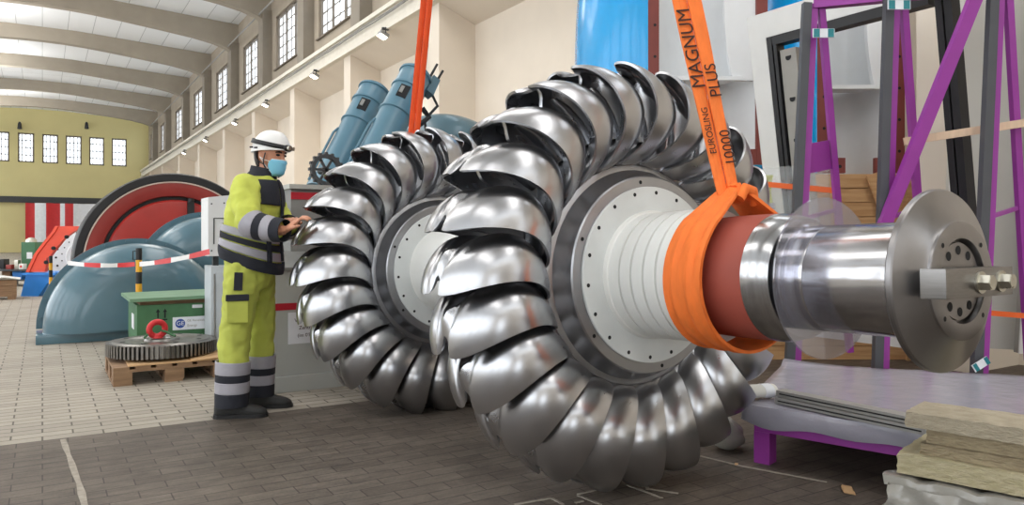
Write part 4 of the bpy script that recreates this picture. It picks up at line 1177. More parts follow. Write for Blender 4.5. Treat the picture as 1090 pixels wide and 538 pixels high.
# aluminium profiles
for k, (z, dx, lab) in enumerate(((.293, 0, 'lower of two grey aluminium profiles lying at the rack edge'), (.327, .012, 'upper of two grey aluminium profiles lying at the rack edge'))):
    a = V((3.150 + dx, 2.50, z)); b = V((3.175 + dx * .4, 1.75, z))
    t = thing('aluminium_profile', lab, 'metal profile', (a.x, a.y, z), 0, 'aluminium profiles on the rack')
    mb = MB(); mb.bar((0, 0, .0155), b - a + V((0, 0, .0155)), .07, .030, (0, 0, 1)); p_ = mb.build('bar', 'alu', t, 0)
    mb = MB(); mb.bar((-.0355, -.02, .0155), b - a + V((-.0355, .02, .0155)), .0035, .006, (0, 0, 1)); mb.build('groove', 'hole', p_, 0)
    mb = MB(); e = b - a; mb.box((e.x - .042, e.y - .035, -.001 if k else 0), (e.x + .05, e.y - .001, .033), bevel=.006); tag(mb.build('end_cap', 'foam', t, 30), 'white foam end cap')
q = V((3.16, 2.60, .298))
t = thing('foam_roll', 'small wrapped white foam roll at the left end of the profiles', 'foam roll', q, math.radians(-20))
mb = MB(); mb.tube([(-.13, 0, .035), (-.12, 0, .035), (.05, .0, .035), (.06, 0, .035)], [(.02, .02), (.055, .034), (.055, .034), (.03, .02)], 20); mb.build('roll', 'foam', t, 40)
mb = MB(); mb.tube([(-.02, 0, .035), (.03, 0, .035)], [(.057, .036)] * 2, 20); tag(mb.build('tape_wrap', 'label_white', t, 40), 'white tape wrap')
# tall wrapped panes on the far right
def slab_pane(label, pxa, da, pxb, db, zt_, m, th=.07, lx=.16):
    a = W(pxa, 300, da); b = W(pxb, 300, db)
    t = thing('tall_pane', label, 'glass pane', (a.x, a.y, .305), 0, 'tall panes leaning on the rack')
    d = V((b.x - a.x, b.y - a.y, 0)); n = V((FX, FY, 0))
    H = zt_ - .30; tl = -n * .26
    mb = MB(); mb.hexa([V((0, 0, 0)), d, d + n * th, n * th, tl + V((0, 0, H)), d + tl + V((0, 0, H)), d + n * th + tl + V((0, 0, H)), n * th + tl + V((0, 0, H))]); mb.build('pane', m, t, 0)
    mb = MB(); mb.bar(d * .0 - n * .004, tl + V((0, 0, H)) - n * .004, .03, .012, n); mb.build('edge_strip', 'frame_white', t, 0)
slab_pane('tall pale wrapped pane leaning behind the right rack upright', 1003, 5.66, 1100, 5.42, 3.0, 'pane_grey')
slab_pane('tall grey pane leaning at the right edge of the picture', 1086, 5.30, 1150, 5.14, 3.0, 'frame_grey')
# lath, straps, tape
def strip(name, label, cat, a, b, w, h, m, part):
    a, b = V(a), V(b); t = thing(name, label, cat, a, 0); mb = MB(); mb.bar((0, 0, 0), b - a, h, w, (0, 0, 1)); mb.build(part, m, t, 0); return t
strip('wooden_lath', 'thin pale wooden lath running across the rack legs', 'lath', W(962, 151, 4.94), W(1110, 128, 4.74), .05, .018, 'lath', 'lath')
strip('ratchet_strap', 'orange ratchet strap at the right edge behind the shaft bolts', 'strap', W(1048, 333, 5.02), W(1110, 338, 4.85), .035, .006, 'strap_orange', 'webbing')
t = strip('tension_strap', 'red-orange strap stretched over the left stile of the white window frame', 'strap', W(812, 196, 5.80), W(889, 203, 5.33), .040, .006, 'strap_orange', 'webbing')
t = thing('adhesive_tape', 'white and teal printed tape stuck to the foot of the rack upright', 'tape', W(1044, 388, 4.62), -YAW)
r = Matrix.Rotation(math.radians(-32), 3, 'Y')
mb = MB(); mb.box((-.055, -.004, -.025), (.055, .0, .025), rot=r); mb.build('tape', 'label_white', t, 0)
for s in (-.035, .042):
    mb = MB(); c = r @ V((s, 0, 0)); mb.box((c.x - .012, -.006, c.z - .024), (c.x + .012, -.004, c.z + .024), rot=r); tag(mb.build('print', 'tape_teal', t, 0), 'teal print')
for px_, d_, lab in ((876, 5.05, 'white and teal tape wound round the top of the left rack upright'), (956, 4.86, 'white and teal tape wound round the top of the middle rack upright')):
    c = W(px_, 36 if px_ < 900 else 6, d_)
    t = thing('adhesive_tape', lab, 'tape', c, -YAW)
    mb = MB(); mb.box((-.075, -.02, -.03), (.07, -.012, .03)); mb.build('tape', 'label_white', t, 0)
    for s in (-.05, .045):
        mb = MB(); mb.box((s - .02, -.0225, -.028), (s + .02, -.0202, .028)); tag(mb.build('print', 'tape_teal', t, 0), 'teal print')
# clear stretch film round the frame stile
a = W(812, 186, 5.85); b = W(884, 189, 5.42)
t = thing('stretch_film', 'clear stretch film wound between window frame and left rack upright', 'plastic film', (a.x, a.y, a.z - .50))
t['label'] = 'clear stretch film wound between window frame and left rack upright'
mb = MB(); d = V((b.x - a.x, b.y - a.y, 0)); n = V((FX, FY, 0))
mb.loft([[d * (i / 12) + V((0, 0, z)) + n * (.012 * math.sin(i * 1.9 + z * 9)) for i in range(13)] for z in [k * .05 for k in range(12)]], closed=False, cap=False)
o = mb.build('hanging_film', 'film_clear', t, 60); sd = o.modifiers.new('t', 'SOLIDIFY'); sd.thickness = .001
# yellow vest hanging on the stile
v_ = W(806, 236, 6.15)
t = thing('safety_vest', 'bright yellow vest hanging behind the right buckets of the near wheel', 'vest', v_, -YAW)
mb = MB(); mb.loft([[V((x + .01 * math.sin(z * 20), -.02 + .02 * math.sin(x * 40 + z * 9), z)) for x in [-.12 + .024 * i for i in range(11)]] + [V((x, .04 + .01 * math.sin(x * 40), z)) for x in [.12 - .024 * i for i in range(11)]] for z in (0, .08, .16, .24, .32, .38)]); mb.build('cloth', 'hivis', t, 60)
mb = MB(); mb.box((-.13, -.055, .10), (.13, -.045, .15)); tag(mb.build('reflective_band', 'silver', t, 0), 'silver reflective band')

# ------------------------------------------------------------------ stone wool slabs on a plastic-wrapped pack
sa = V((.25, -.968, 0)); sb = V((.968, .25, 0)); S0 = V((2.625, 1.568, 0))
rot = math.atan2(sb.y, sb.x)
def rough_box(lx, ly, lz, amp, step, seed):
    """box with crumbly faces: local x = across, y = toward the camera (negative)"""
    rnd = random.Random(seed)
    mb = MB(); bm = mb.bm
    nx, ny, nz = max(2, int(lx / step)), max(2, int(ly / step)), max(2, int(lz / (step * .5)))
    cache = {}
    def vt(i, j, k):
        key = (i, j, k)
        if key not in cache:
            x, y, z = lx * i / nx, -ly * j / ny, lz * k / nz
            x += rnd.uniform(-amp, amp); y += rnd.uniform(-amp, amp); z += rnd.uniform(-amp, amp) * (.5 if k else .0)
            cache[key] = bm.verts.new((x, y, max(0.0, z)))
        return cache[key]
    for i in range(nx):
        for j in range(ny):
            for k in (0, nz): mb.face([vt(i, j, k), vt(i + 1, j, k), vt(i + 1, j + 1, k), vt(i, j + 1, k)])
    for i in range(nx):
        for k in range(nz):
            for j in (0, ny): mb.face([vt(i, j, k), vt(i + 1, j, k), vt(i + 1, j, k + 1), vt(i, j, k + 1)])
    for j in range(ny):
        for k in range(nz):
            for i in (0, nx): mb.face([vt(i, j, k), vt(i, j + 1, k), vt(i, j + 1, k + 1), vt(i, j, k + 1)])
    mb.mi(None)
    return mb
def wool(label, off_a, off_b, z, lx, ly, lz, m, seed):
    p = S0 + sa * off_a + sb * off_b
    mb = rough_box(lx, ly, lz, .0035, .022, seed)
    o = mb.build('stone_wool_slab', m, None, 0, (p.x, p.y, z), rot)
    tag(o, label, 'insulation slab', 'stone wool slabs on the plastic pack')
wool('lowest and yellowest stone wool slab, lying on the white plastic pack', .0, .0, .2760, .42, 1.0, .073, 'wool2', 1)
wool('brown stone wool slab right above the yellowish lowest one', .07, .022, .3505, .36, .98, .040, 'wool3', 2)
wool('dark crumbly stone wool slab just below the topmost one', .085, .040, .3920, .34, .98, .048, 'wool3', 3)
wool('topmost pale stone wool slab overhanging the stack', .02, .022, .4420, .235, 1.0, .054, 'wool', 4)
p = S0 - sa * .03 - sb * .055
mb = MB(); bm = mb.bm; lx, ly, lz = .56, 1.15, .268; nx, ny, nz = 22, 44, 12; cache = {}
def pv(i, j, k):
    key = (i, j, k)
    if key not in cache:
        x, y, z = lx * i / nx, -ly * j / ny, lz * k / nz
        w = .010 * math.sin(x * 31 + z * 23) + .011 * math.sin(y * 37 - z * 41 + 1) + .008 * math.sin(y * 71 + z * 63 + 2 * math.sin(z * 30))
        if k == 0: z = 0
        elif k == nz: z = min(lz, z + .5 * w - .006) - (.03 if i == 0 else 0)
        if i in (0, nx): x += w * (1 if 0 < k < nz else .3) + (0.02 if k == nz and i == 0 else 0)
        if j in (0, ny): y += w
        cache[key] = bm.verts.new((x, y, z))
    return cache[key]
for i in range(nx):
    for j in range(ny):
        for k in (0, nz): mb.face([pv(i, j, k), pv(i + 1, j, k), pv(i + 1, j + 1, k), pv(i, j + 1, k)])
    for k in range(nz):
        for j in (0, ny): mb.face([pv(i, j, k), pv(i + 1, j, k), pv(i + 1, j, k + 1), pv(i, j, k + 1)])
for j in range(ny):
    for k in range(nz):
        for i in (0, nx): mb.face([pv(i, j, k), pv(i, j + 1, k), pv(i, j + 1, k + 1), pv(i, j, k + 1)])
mb.mi(None)
tag(mb.build('plastic_pack', 'plastic_white', None, 60, (p.x, p.y, 0), rot), 'white plastic-wrapped pack under the stone wool slabs', 'wrapped pack')
# crumpled clear bag and scraps on the floor
q = W(775, 470, 4.0)
t = thing('plastic_bag', 'crumpled pale plastic bag on the floor behind the purple rack leg', 'plastic bag', (q.x, q.y, 0), 0)
mb = MB(); mb.sphere((0, 0, .07), (.10, .08, .075), 20, None, 12)
for v in mb.bm.verts:
    c = v.co; k = 1 + .14 * math.sin(c.x * 60 + c.z * 45) * math.sin(c.y * 55 + 1); v.co = V((c.x * k, c.y * k, max(0.001, c.z * k)))
mb.build('bag', 'plastic_white', t, 50)
for i, (px_, py_, lab) in enumerate(((902, 523, 'curled brown wood chip on the dark floor below the purple beam'), (784, 495, 'tiny pale chip on the floor beside the purple rack foot'))):
    g = gp(px_, py_); t = thing('wood_chip', lab, 'wood chip', (g[0], g[1], 0), .7)
    s = 1.0 if i == 0 else .35
    mb = MB(); mb.loft([[V((x * s, (-.02 + .01 * math.sin(x * 40)) * s, z * s)), V((x * s, (.02 + .008 * math.cos(x * 50)) * s, (z + .004) * s)), V((x * s, .02 * s, (z + .008) * s)), V((x * s, -.02 * s, (z + .004) * s))] for x, z in ((-.05, .0), (-.02, .006), (.02, .010), (.055, .002))]); mb.build('chip', 'board', t, 30)
# ================================================================== WORKER
PX0, PY0, PROT = 1.142, 4.985, math.radians(-13)
pr_ = thing('person', 'worker in yellow high-visibility clothing and white helmet touching the far bucket wheel', 'person', (PX0, PY0, 0), PROT)
def cat(pts, n=6):
    """Catmull-Rom through points (lists of equal-length tuples)"""
    P = [tuple(p) for p in pts]; out = []
    for i in range(len(P) - 1):
        p0 = P[max(i - 1, 0)]; p1 = P[i]; p2 = P[i + 1]; p3 = P[min(i + 2, len(P) - 1)]
        for k in range(n):
            t = k / n
            out.append(tuple(.5 * (2 * b + (c - a) * t + (2 * a - 5 * b + 4 * c - d) * t * t + (3 * b - a - 3 * c + d) * t ** 3) for a, b, c, d in zip(p0, p1, p2, p3)))
    out.append(P[-1]); return out
def limb(mb, pts, n=6, seg=18, m=None, grow=0.0):
    """pts: (x, y, z, r) or (x, y, z, ra, rb)"""
    c = cat(pts, n)
    mb.tube([V(p[:3]) for p in c], [((p[3] + grow), (p[-1] + grow)) for p in c], seg, m)
FYAW = math.radians(-17)
def torso_rings(secs, grow=0.0, seg=32, n=4):
    rings = []
    for (z, cx, cy, a, b, sl) in cat(secs, n):
        ring = []
        for k in range(seg):
            th = 2 * PI * k / seg; cs, sn = math.cos(th), math.sin(th)
            u = (a + grow) * math.copysign(abs(cs) ** .85, cs); w = (b + grow) * math.copysign(abs(sn) ** .85, sn)
            c_, s_ = math.cos(FYAW), math.sin(FYAW)
            ring.append(V((cx + u * c_ - w * s_, cy + u * s_ + w * c_, z - sl * u / .15)))
        rings.append(ring)
    return rings
TS = [(.945, .000, .0, .172, .198, .050), (.99, .000, .0, .180, .206, .050), (1.07, .003, .0, .176, .205, .046), (1.16, .004, .0, .168, .203, .036), (1.27, .014, .0, .164, .208, .020), (1.37, .028, .0, .154, .212, .010), (1.44, .042, .0, .130, .200, .004), (1.485, .052, .0, .105, .160, 0), (1.515, .060, .0, .080, .105, 0)]
SH_R, EL_R, WR_R = (-.035, -.185, 1.425), (-.005, -.330, 1.215), (.185, -.470, 1.165)
SH_L, EL_L, WR_L = (.085, .180, 1.425), (.215, .08, 1.195), (.215, -.190, 1.200)
ARM_R = [(*[SH_R[0] + .01, SH_R[1] + .03, SH_R[2] + .005], .088), (*SH_R, .090), (-.028, -.262, 1.31, .084), (*EL_R, .078), (.09, -.395, 1.180, .068), (*WR_R, .056)]
ARM_L = [(*SH_L, .09), (.15, .160, 1.31, .080), (*EL_L, .074), (.228, -.05, 1.195, .064), (*WR_L, .056)]
LEG_R = [(-.045, -.085, .96, .125, .115), (-.060, -.098, .80, .118, .112), (-.085, -.105, .62, .102, .098), (-.100, -.105, .50, .098, .095), (-.110, -.105, .34, .098, .092), (-.115, -.105, .20, .098, .090), (-.118, -.105, .075, .100, .088)]
LEG_L = [(.025, .085, .96, .125, .115), (.040, .095, .80, .115, .110), (.052, .105, .62, .098, .095), (.055, .110, .50, .092, .092), (.052, .115, .34, .090, .088), (.046, .120, .20, .090, .086), (.042, .120, .085, .092, .086)]
def voxel(o, size, sm=4, disp=None):
    r = o.modifiers.new('r', 'REMESH'); r.mode = 'VOXEL'; r.voxel_size = size; r.use_smooth_shade = True
    s = o.modifiers.new('s', 'SMOOTH'); s.iterations = sm; s.factor = .5
    if disp:
        tx = bpy.data.textures.new('folds', 'CLOUDS'); tx.noise_scale = disp[1]; tx.noise_depth = 1
        d = o.modifiers.new('d', 'DISPLACE'); d.texture = tx; d.strength = disp[0]; d.mid_level = .5; d.texture_coords = 'LOCAL'
    m0 = list(o.data.materials)
    apply_mods(o); o.data.materials.clear()
    for m in m0: o.data.materials.append(m)
    for p in o.data.polygons: p.use_smooth = True
    return o
# ---- head frame
HC = V((.113, -.005, 1.648)); HR = Matrix.Rotation(math.radians(-40), 3, 'Z') @ Matrix.Rotation(math.radians(7), 3, 'Y')
def hp(f, l, z): return HC + HR @ V((f, l, z))
HRINGS = [(-.122, .070, .005, .022), (-.112, .084, -.022, .040), (-.09, .092, -.052, .054), (-.06, .094, -.078, .063), (-.03, .095, -.092, .070), (0, .096, -.098, .074), (.035, .098, -.102, .077), (.07, .090, -.100, .074), (.095, .072, -.085, .062), (.112, .035, -.05, .034)]
def head_rings(grow=0.0, lo=-1, hi=1, seg=28, n=3):
    out = []
    for (z, f, b, w) in cat(HRINGS, n):
        if z < lo or z > hi: continue
        c, a = (f + b) / 2, (f - b) / 2
        out.append([hp(c + (a + grow) * math.copysign(abs(math.cos(2 * PI * k / seg)) ** .9, math.cos(2 * PI * k / seg)), (w + grow) * math.sin(2 * PI * k / seg), z) for k in range(seg)])
    return out
def hand(mb, wr, d, up, side):
    """wr wrist, d pointing direction, up = back of the hand, side = thumb side sign"""
    d = V(d).normalized(); up = V(up); s = d.cross(up).normalized() * side; up = s.cross(d).normalized() * side
    wr = V(wr)
    at = lambda f, l, u: wr + d * f + s * l + up * u
    mb.tube([at(-.02, 0, 0), at(.01, 0, 0), at(.045, 0, .002), at(.085, .0, .0), at(.098, 0, -.004)], [(.026, .020), (.029, .019), (.040, .017), (.042, .015), (.034, .010)], 16, None, up=up)
    for k, (l, ln) in enumerate(((.031, .070), (.011, .080), (-.010, .074), (-.030, .058))):
        b0 = at(.085, l, 0)
        b1 = b0 + d * ln * .42 + s * l * .12 + up * .004; b2 = b1 + d * ln * .30 - up * ln * .22; b3 = b2 + d * ln * .14 - up * ln * .30
        mb.tube([b0 - d * .02, b0, b1, b2, b3, b3 - up * .004], [.0095, .0100, .0094, .0085, .0074, .004], 10)
    t0 = at(.020, .030, -.004); t1 = at(.052, .058, -.010); t2 = at(.082, .066, -.018); t3 = at(.100, .060, -.026)
    mb.tube([t0 - s * .01, t0, t1, t2, t3], [.014, .015, .0125, .0105, .006], 10)
mb = MB()
mb.loft(head_rings())
mb.loft([[hp(f, l, z) for f, l in ((.088, -.012), (.088 + e, -.007), (.088 + e, .007), (.088, .012))] for z, e in ((.035, .010), (.01, .018), (-.012, .030), (-.025, .026), (-.032, .006))])   # nose
for s in (-1, 1):
    mb.sphere(hp(-.008, s * .077, -.002), (.020, .010, .032), 12, None, 8, HR @ Matrix.Rotation(s * -.35, 3, 'Z'))
limb(mb, [(.060, .0, 1.44, .062), (.072, 0, 1.50, .058), (.090, -.003, 1.57, .056), (.098, -.004, 1.62, .055)])
mb.loft(torso_rings([(z, x, y, a - .03, b - .03, 0) for z, x, y, a, b, _ in TS], 0, 24))
for A_ in (ARM_R, ARM_L):
    limb(mb, [(*p[:3], p[3] - .022) for p in A_[:-1]] + [(*A_[-1][:3], .028)])
for A_ in (LEG_R, LEG_L): limb(mb, [(*p[:3], p[3] - .035, p[4] - .035) for p in A_])
DR = V((.085, -.01, .020)); DL = V((.05, -.045, .012))
hand(mb, V(WR_R) + V((.014, -.012, .010)), (.72, -.40, .56), (-.45, -.1, .9), 1)
hand(mb, V(WR_L) + V((.0, -.02, .006)), (.10, -.90, .25), (-.1, .2, 1), -1)
body = voxel(mb.build('body', 'skin', pr_, 0), .0058, 3)
# ---- clothing
mb = MB(); mb.loft(torso_rings(TS))
for A_ in (ARM_R, ARM_L): limb(mb, A_[:-1] + [tuple(a + (b - a) * .72 for a, b in zip(A_[-2], A_[-1]))])
jk = voxel(mb.build('jacket', 'hivis', pr_, 0), .0125, 5, (.026, .065))
mb = MB(); limb(mb, LEG_R); limb(mb, LEG_L); mb.loft(torso_rings([(.80, -.012, .0, .120, .170, 0), (.90, -.008, 0, .150, .180, 0), (1.0, -.005, 0, .145, .175, 0)], 0))
tr = voxel(mb.build('trousers', 'hivis_dirty', pr_, 0), .0125, 5, (.028, .07))
def torso_band(z0, z1, m, name, lab, parent=jk, grow=.014):
    rs = torso_rings(TS, grow, 40, 12); sel = []
    zs = cat(TS, 12)
    for r, s in zip(rs, zs):
        if z0 <= s[0] <= z1: sel.append(r)
    mb = MB(); mb.loft(sel, cap=False); o = mb.build(name, m, parent, 60); md = o.modifiers.new('t', 'SOLIDIFY'); md.thickness = .006; md.offset = -1
    tag(o, lab)
torso_band(1.125, 1.182, 'silver', 'reflective_band', 'upper silver band round the jacket')
torso_band(1.078, 1.127, 'navy', 'waist_band', 'navy band between the silver bands', grow=.013)
torso_band(1.022, 1.080, 'silver', 'reflective_band', 'lower silver band round the jacket')
torso_band(.940, 1.024, 'navy', 'hem', 'navy jacket hem', grow=.016)
def limb_band(A_, f0, f1, m, name, lab, parent, grow=.011):
    c = cat(A_, 24); n = len(c) - 1; c = c[int(f0 * n):int(f1 * n) + 1]
    mb = MB(); mb.tube([V(p[:3]) for p in c], [(p[3] + grow, p[-1] + grow) for p in c], 24, None, cap=False)
    o = mb.build(name, m, parent, 60); md = o.modifiers.new('t', 'SOLIDIFY'); md.thickness = .006; md.offset = -1; tag(o, lab)
for A_, w in ((ARM_R, 'right'), (ARM_L, 'left')):
    limb_band(A_, .60, .70, 'silver', 'reflective_band', 'silver band on the %s sleeve' % w, jk)
    limb_band(A_, .70, .79, 'navy', 'sleeve_band', 'navy band on the %s sleeve' % w, jk)
    limb_band(A_, .79, .89, 'silver', 'reflective_band', 'second silver band on the %s sleeve' % w, jk)
    limb_band(A_, .89, 1.0, 'navy', 'cuff', 'navy cuff of the %s sleeve' % w, jk, .013)
for A_, w in ((LEG_R, 'right'), (LEG_L, 'left')):
    limb_band(A_, .655, .745, 'silver', 'reflective_band', 'upper silver band on the %s trouser leg' % w, tr, .014)
    limb_band(A_, .745, .805, 'navy', 'leg_band', 'navy band on the %s trouser leg' % w, tr, .013)
    limb_band(A_, .805, .885, 'silver', 'reflective_band', 'lower silver band on the %s trouser leg' % w, tr, .014)
    limb_band(A_, .885, 1.0, 'navy', 'trouser_hem', 'navy hem of the %s trouser leg' % w, tr, .014)
# collar, chest yoke, pockets
mb = MB(); c_, s_ = math.cos(FYAW), math.sin(FYAW)
rings = []
for z, cx, a, b in ((1.475, .052, .125, .165), (1.505, .058, .098, .118), (1.535, .070, .084, .090), (1.572, .078, .083, .084)):
    rings.append([V((cx + a * math.cos(t_) * c_ - b * math.sin(t_) * s_, a * math.cos(t_) * s_ + b * math.sin(t_) * c_, z + .018 * -math.cos(t_))) for t_ in [2 * PI * k / 28 for k in range(28)]])
mb.loft(rings, cap=False); o = mb.build('collar', 'navy', jk, 60); md = o.modifiers.new('t', 'SOLIDIFY'); md.thickness = .010; md.offset = -1; tag(o, 'navy stand-up collar')
def patch(th0, th1, z0, z1, m, name, lab, grow=.016, tilt=0.0):
    rs = torso_rings(TS, grow, 72, 12); zs = cat(TS, 12); rows = []
    for r, s in zip(rs, zs):
        if z0 <= s[0] <= z1:
            k0 = int(th0 / 360 * 72); k1 = int(th1 / 360 * 72); rows.append([r[k % 72] for k in range(k0, k1 + 1)])
    mb = MB(); mb.loft(rows, closed=False, cap=False); o = mb.build(name, m, jk, 60); md = o.modifiers.new('t', 'SOLIDIFY'); md.thickness = .008; md.offset = -1; tag(o, lab)
patch(-75, -12, 1.335, 1.49, 'navy', 'chest_yoke', 'navy yoke on the right chest')
patch(12, 75, 1.335, 1.49, 'navy', 'chest_yoke', 'navy yoke on the left chest')
patch(-6, 6, 1.03, 1.50, 'navy', 'zip_placket', 'dark zip placket down the front', .018)
patch(-48, -36, 1.02, 1.20, 'navy', 'waist_strap', 'navy vertical strap on the waist', .022)
mb = MB(); mb.box((-.145, -.225, .60), (-.02, -.195, .76), bevel=.012); o = mb.build('leg_pocket', 'hivis_dirty', tr, 40); tag(o, 'thigh cargo pocket')
mb = MB(); mb.box((-.15, -.235, .735), (-.015, -.20, .775), bevel=.008); o2 = mb.build('pocket_flap', 'navy', o, 40)
mb = MB(); mb.bar((-.075, -.213, .91), (-.080, -.216, .80), .05, .02, (0, -1, 0)); tag(mb.build('hip_panel', 'navy', tr, 30), 'navy hip panel')
for A_, w, lf in ((LEG_R, 'right', -1), (LEG_L, 'left', 1)):
    ax, ay = A_[-1][0], A_[-1][1]
    mb = MB(); rings = []
    for (x, hw, h0, h1) in ((-.105, .028, .012, .075), (-.085, .043, .004, .105), (-.04, .046, 0, .125), (.02, .044, 0, .118), (.075, .046, 0, .090), (.13, .052, 0, .074), (.175, .048, .002, .062), (.205, .030, .010, .046), (.214, .012, .020, .032)):
        rings.append([V((ax + x * .985, ay - .17 * x + hw * math.copysign(abs(math.cos(q)) ** .7, math.cos(q)), (h0 + h1) / 2 + (h1 - h0) / 2 * math.copysign(abs(math.sin(q)) ** .7, math.sin(q)))) for q in [2 * PI * k / 20 for k in range(20)]])
    mb.loft(rings); b_ = mb.build('boot', 'boot', pr_, 50); tag(b_, 'black work boot')
    mb = MB(); rings = []
    for (x, hw) in ((-.110, .025), (-.088, .046), (-.04, .049), (.03, .045), (.08, .049), (.135, .055), (.18, .050), (.212, .030), (.220, .012)):
        rings.append([V((ax + x * .985, ay - .17 * x + sx * hw, z)) for sx, z in ((-1, 0), (1, 0), (1, .022), (-1, .022))])
    mb.loft(rings); mb.build('sole', 'black', b_, 30)
# ---- helmet, lamp, mask, hair
mb = MB(); rings = []
for k in range(9):
    a = PI / 2 * k / 9; zz = .030 + .138 * math.sin(a); f = math.cos(a) ** .75
    rings.append([hp(-.002 + .128 * f * math.cos(q) + (.010 if k == 0 else 0) * max(0, math.cos(q)), .108 * f * math.sin(q), zz + (.020 * math.cos(q) * (1 - k / 9))) for q in [2 * PI * j / 32 for j in range(32)]])
rings.append([hp(-.002 + .014 * math.cos(q), .012 * math.sin(q), .1695) for q in [2 * PI * j / 32 for j in range(32)]])
mb.loft(rings); hm = mb.build('helmet', 'helmet', pr_, 50); tag(hm, 'white helmet')
mb = MB(); band = []
for q in [2 * PI * j / 40 for j in range(40)]:
    zz = .078 - .014 * math.cos(q); f = 1.0
    band.append([hp(-.002 + .1235 * math.cos(q), .1045 * math.sin(q), zz + .016), hp(-.002 + .132 * math.cos(q), .112 * math.sin(q), zz - .012)])
mb.loft([[b[0] for b in band], [b[1] for b in band]], cap=False); o = mb.build('lamp_strap', 'black', hm, 60); md = o.modifiers.new('t', 'SOLIDIFY'); md.thickness = .005; md.offset = 0
mb = MB(); mb.sphere(hp(.136, -.004, .064), (.026, .040, .022), 16, None, 8, HR); l_ = mb.build('headlamp', 'black', hm, 50)
for s in (-.020, .016):
    mb = MB(); mb.cyl(hp(.153, s - .004, .064), hp(.166, s - .004, .063), .014, seg=14); tag(mb.build('lens', 'zinc', l_, 30), 'glassy lens')
for k in range(2):
    mb = MB(); mb.bar(hp(-.02 - .035 * k, -.1085, .046), hp(-.045 - .035 * k, -.105, .044), .006, .010, (0, 0, 1)); mb.build('vent_slot', 'hole', hm, 0)
for s in (-1, 1):
    mb = MB(); limb(mb, [tuple(hp(.03, s * .088, .02)) + (.007, .004), tuple(hp(.022, s * .084, -.05)) + (.007, .004), tuple(hp(.05, s * .060, -.105)) + (.007, .004), tuple(hp(.062, s * .02, -.128)) + (.007, .004)], 5, 8); mb.build('chin_strap', 'black', hm, 40)
    mb = MB(); limb(mb, [tuple(hp(-.05, s * .088, .015)) + (.006, .004), tuple(hp(-.03, s * .088, -.03)) + (.006, .004), tuple(hp(.022, s * .084, -.055)) + (.006, .004)], 5, 8); mb.build('chin_strap', 'black', hm, 40)
# hair showing below the helmet at the back
rows = []
for (z, f, b, w) in cat(HRINGS, 3):
    if -.075 < z < .05:
        c, a = (f + b) / 2, (f - b) / 2
        rows.append([hp(c + (a + .008) * math.cos(q), (w + .007) * math.sin(q), z) for q in [math.radians(112 + 136 * k / 18) for k in range(19)]])
mb = MB(); mb.loft(rows, closed=False, cap=False); o = mb.build('hair', 'hair', pr_, 60); md = o.modifiers.new('t', 'SOLIDIFY'); md.thickness = .010; md.offset = 0
# face mask
rows = []
for z, g, sp in ((-.017, .018, 52), (-.032, .026, 60), (-.048, .021, 66), (-.066, .024, 68), (-.084, .020, 66), (-.102, .022, 60), (-.122, .010, 50)):
    hr = min(cat(HRINGS, 6), key=lambda r: abs(r[0] - z)); c, a, w = (hr[1] + hr[2]) / 2, (hr[1] - hr[2]) / 2, hr[3]
    rows.append([hp(c + (a + g * (.45 + .55 * math.cos(q) ** 2)) * math.cos(q), (max(w, .05) + g * .6) * math.sin(q), z) for q in [math.radians(-sp + 2 * sp * k / 22) for k in range(23)]])
mb = MB(); mb.loft(rows, closed=False, cap=False); mk = mb.build('face_mask', 'mask', pr_, 60); md = mk.modifiers.new('t', 'SOLIDIFY'); md.thickness = .004; md.offset = 0; tag(mk, 'light blue face mask')
mb = MB(); mb.tube(rows[0], .0035, 6); tag(mb.build('edge_strip', 'mask_white', mk, 50), 'white upper edge')
for s in (0, -1):
    for r_ in (1, 5):
        e = rows[r_][s]; sg = -1 if s == 0 else 1
        mb = MB(); mb.tube([e, (e + hp(-.005, sg * .082, -.02)) / 2 + HR @ V((0, sg * .006, 0)), hp(-.012, sg * .086, -.01)], .0022, 6); tag(mb.build('ear_loop', 'mask_white', mk, 50), 'white ear loop')
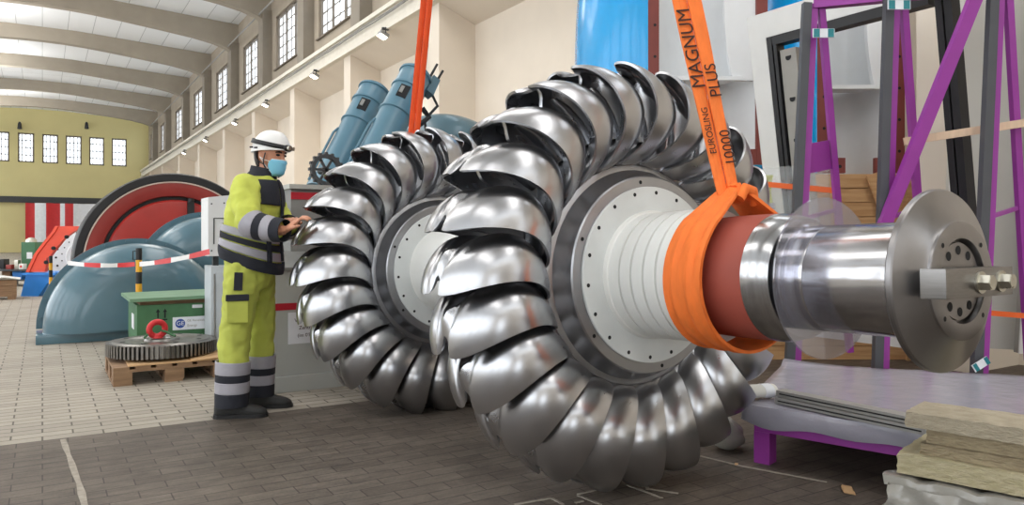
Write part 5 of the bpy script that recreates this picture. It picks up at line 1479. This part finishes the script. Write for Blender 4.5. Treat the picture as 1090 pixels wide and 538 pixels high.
for s in (-1, 1):
    mb = MB(); mb.sphere(hp(.086, s * .033, .014), (.011, .015, .008), 12, None, 8, HR); mb.build('eye', 'eye', pr_, 50)
    mb = MB(); limb(mb, [tuple(hp(.097, s * .014, .030)) + (.004,), tuple(hp(.095, s * .034, .035)) + (.005,), tuple(hp(.080, s * .054, .029)) + (.003,)], 4, 8); mb.build('eyebrow', 'hair', pr_, 50)
# ================================================================== LIGHT, WORLD, CAMERA
wd = bpy.data.worlds.new('sky'); SC.world = wd; wd.use_nodes = True
bg = wd.node_tree.nodes['Background']; bg.inputs['Color'].default_value = (0.90, 0.95, 1.0, 1); bg.inputs['Strength'].default_value = 3.4
# unseen fill lights added high in the hall, without fixtures
def lamp(x, y, z, sx, sy, e, rot=(0, 0, 0), col=(1, .98, .95)):
    l = bpy.data.lights.new('hall_fill_light', 'AREA'); l.shape = 'RECTANGLE'; l.size = sx; l.size_y = sy; l.energy = e; l.color = col
    o = bpy.data.objects.new('hall_fill_light', l); C.objects.link(o); o.location = (x, y, z); o.rotation_euler = rot
for yy in (-2, 9, 20):  # added downward fill, large for broad highlights on the steel
    for xx in (-4.0, 3.6):
        lamp(xx, yy, 9.2, 2.4, 8.5, 210)
for yy in (15, 25, 35, 45, 55):  # added upward fill that brightens the ceiling
    lamp(-3.0, yy, 8.0, 1.5, 3.0, 260, (PI, 0, 0))
cam = bpy.data.cameras.new('camera'); co = bpy.data.objects.new('camera', cam); C.objects.link(co)
co.location = (0, 0, CAM_Z); co.rotation_euler = (PI / 2, 0, -YAW)
cam.sensor_width = 36; cam.lens = 36 * FPX / 1090; cam.clip_end = 300
cam.shift_y = (CY - 269) / 1090 * 1.0
SC.camera = co
vs = SC.view_settings; vs.view_transform = 'Standard'; vs.look = 'None'; vs.gamma = 1; vs.use_curve_mapping = False; vs.exposure = 0.1
SC.cycles.use_denoising = True
SC.cycles.max_bounces = 12; SC.cycles.diffuse_bounces = 5; SC.cycles.glossy_bounces = 8; SC.cycles.transparent_max_bounces = 16
SC.cycles.sample_clamp_indirect = 6
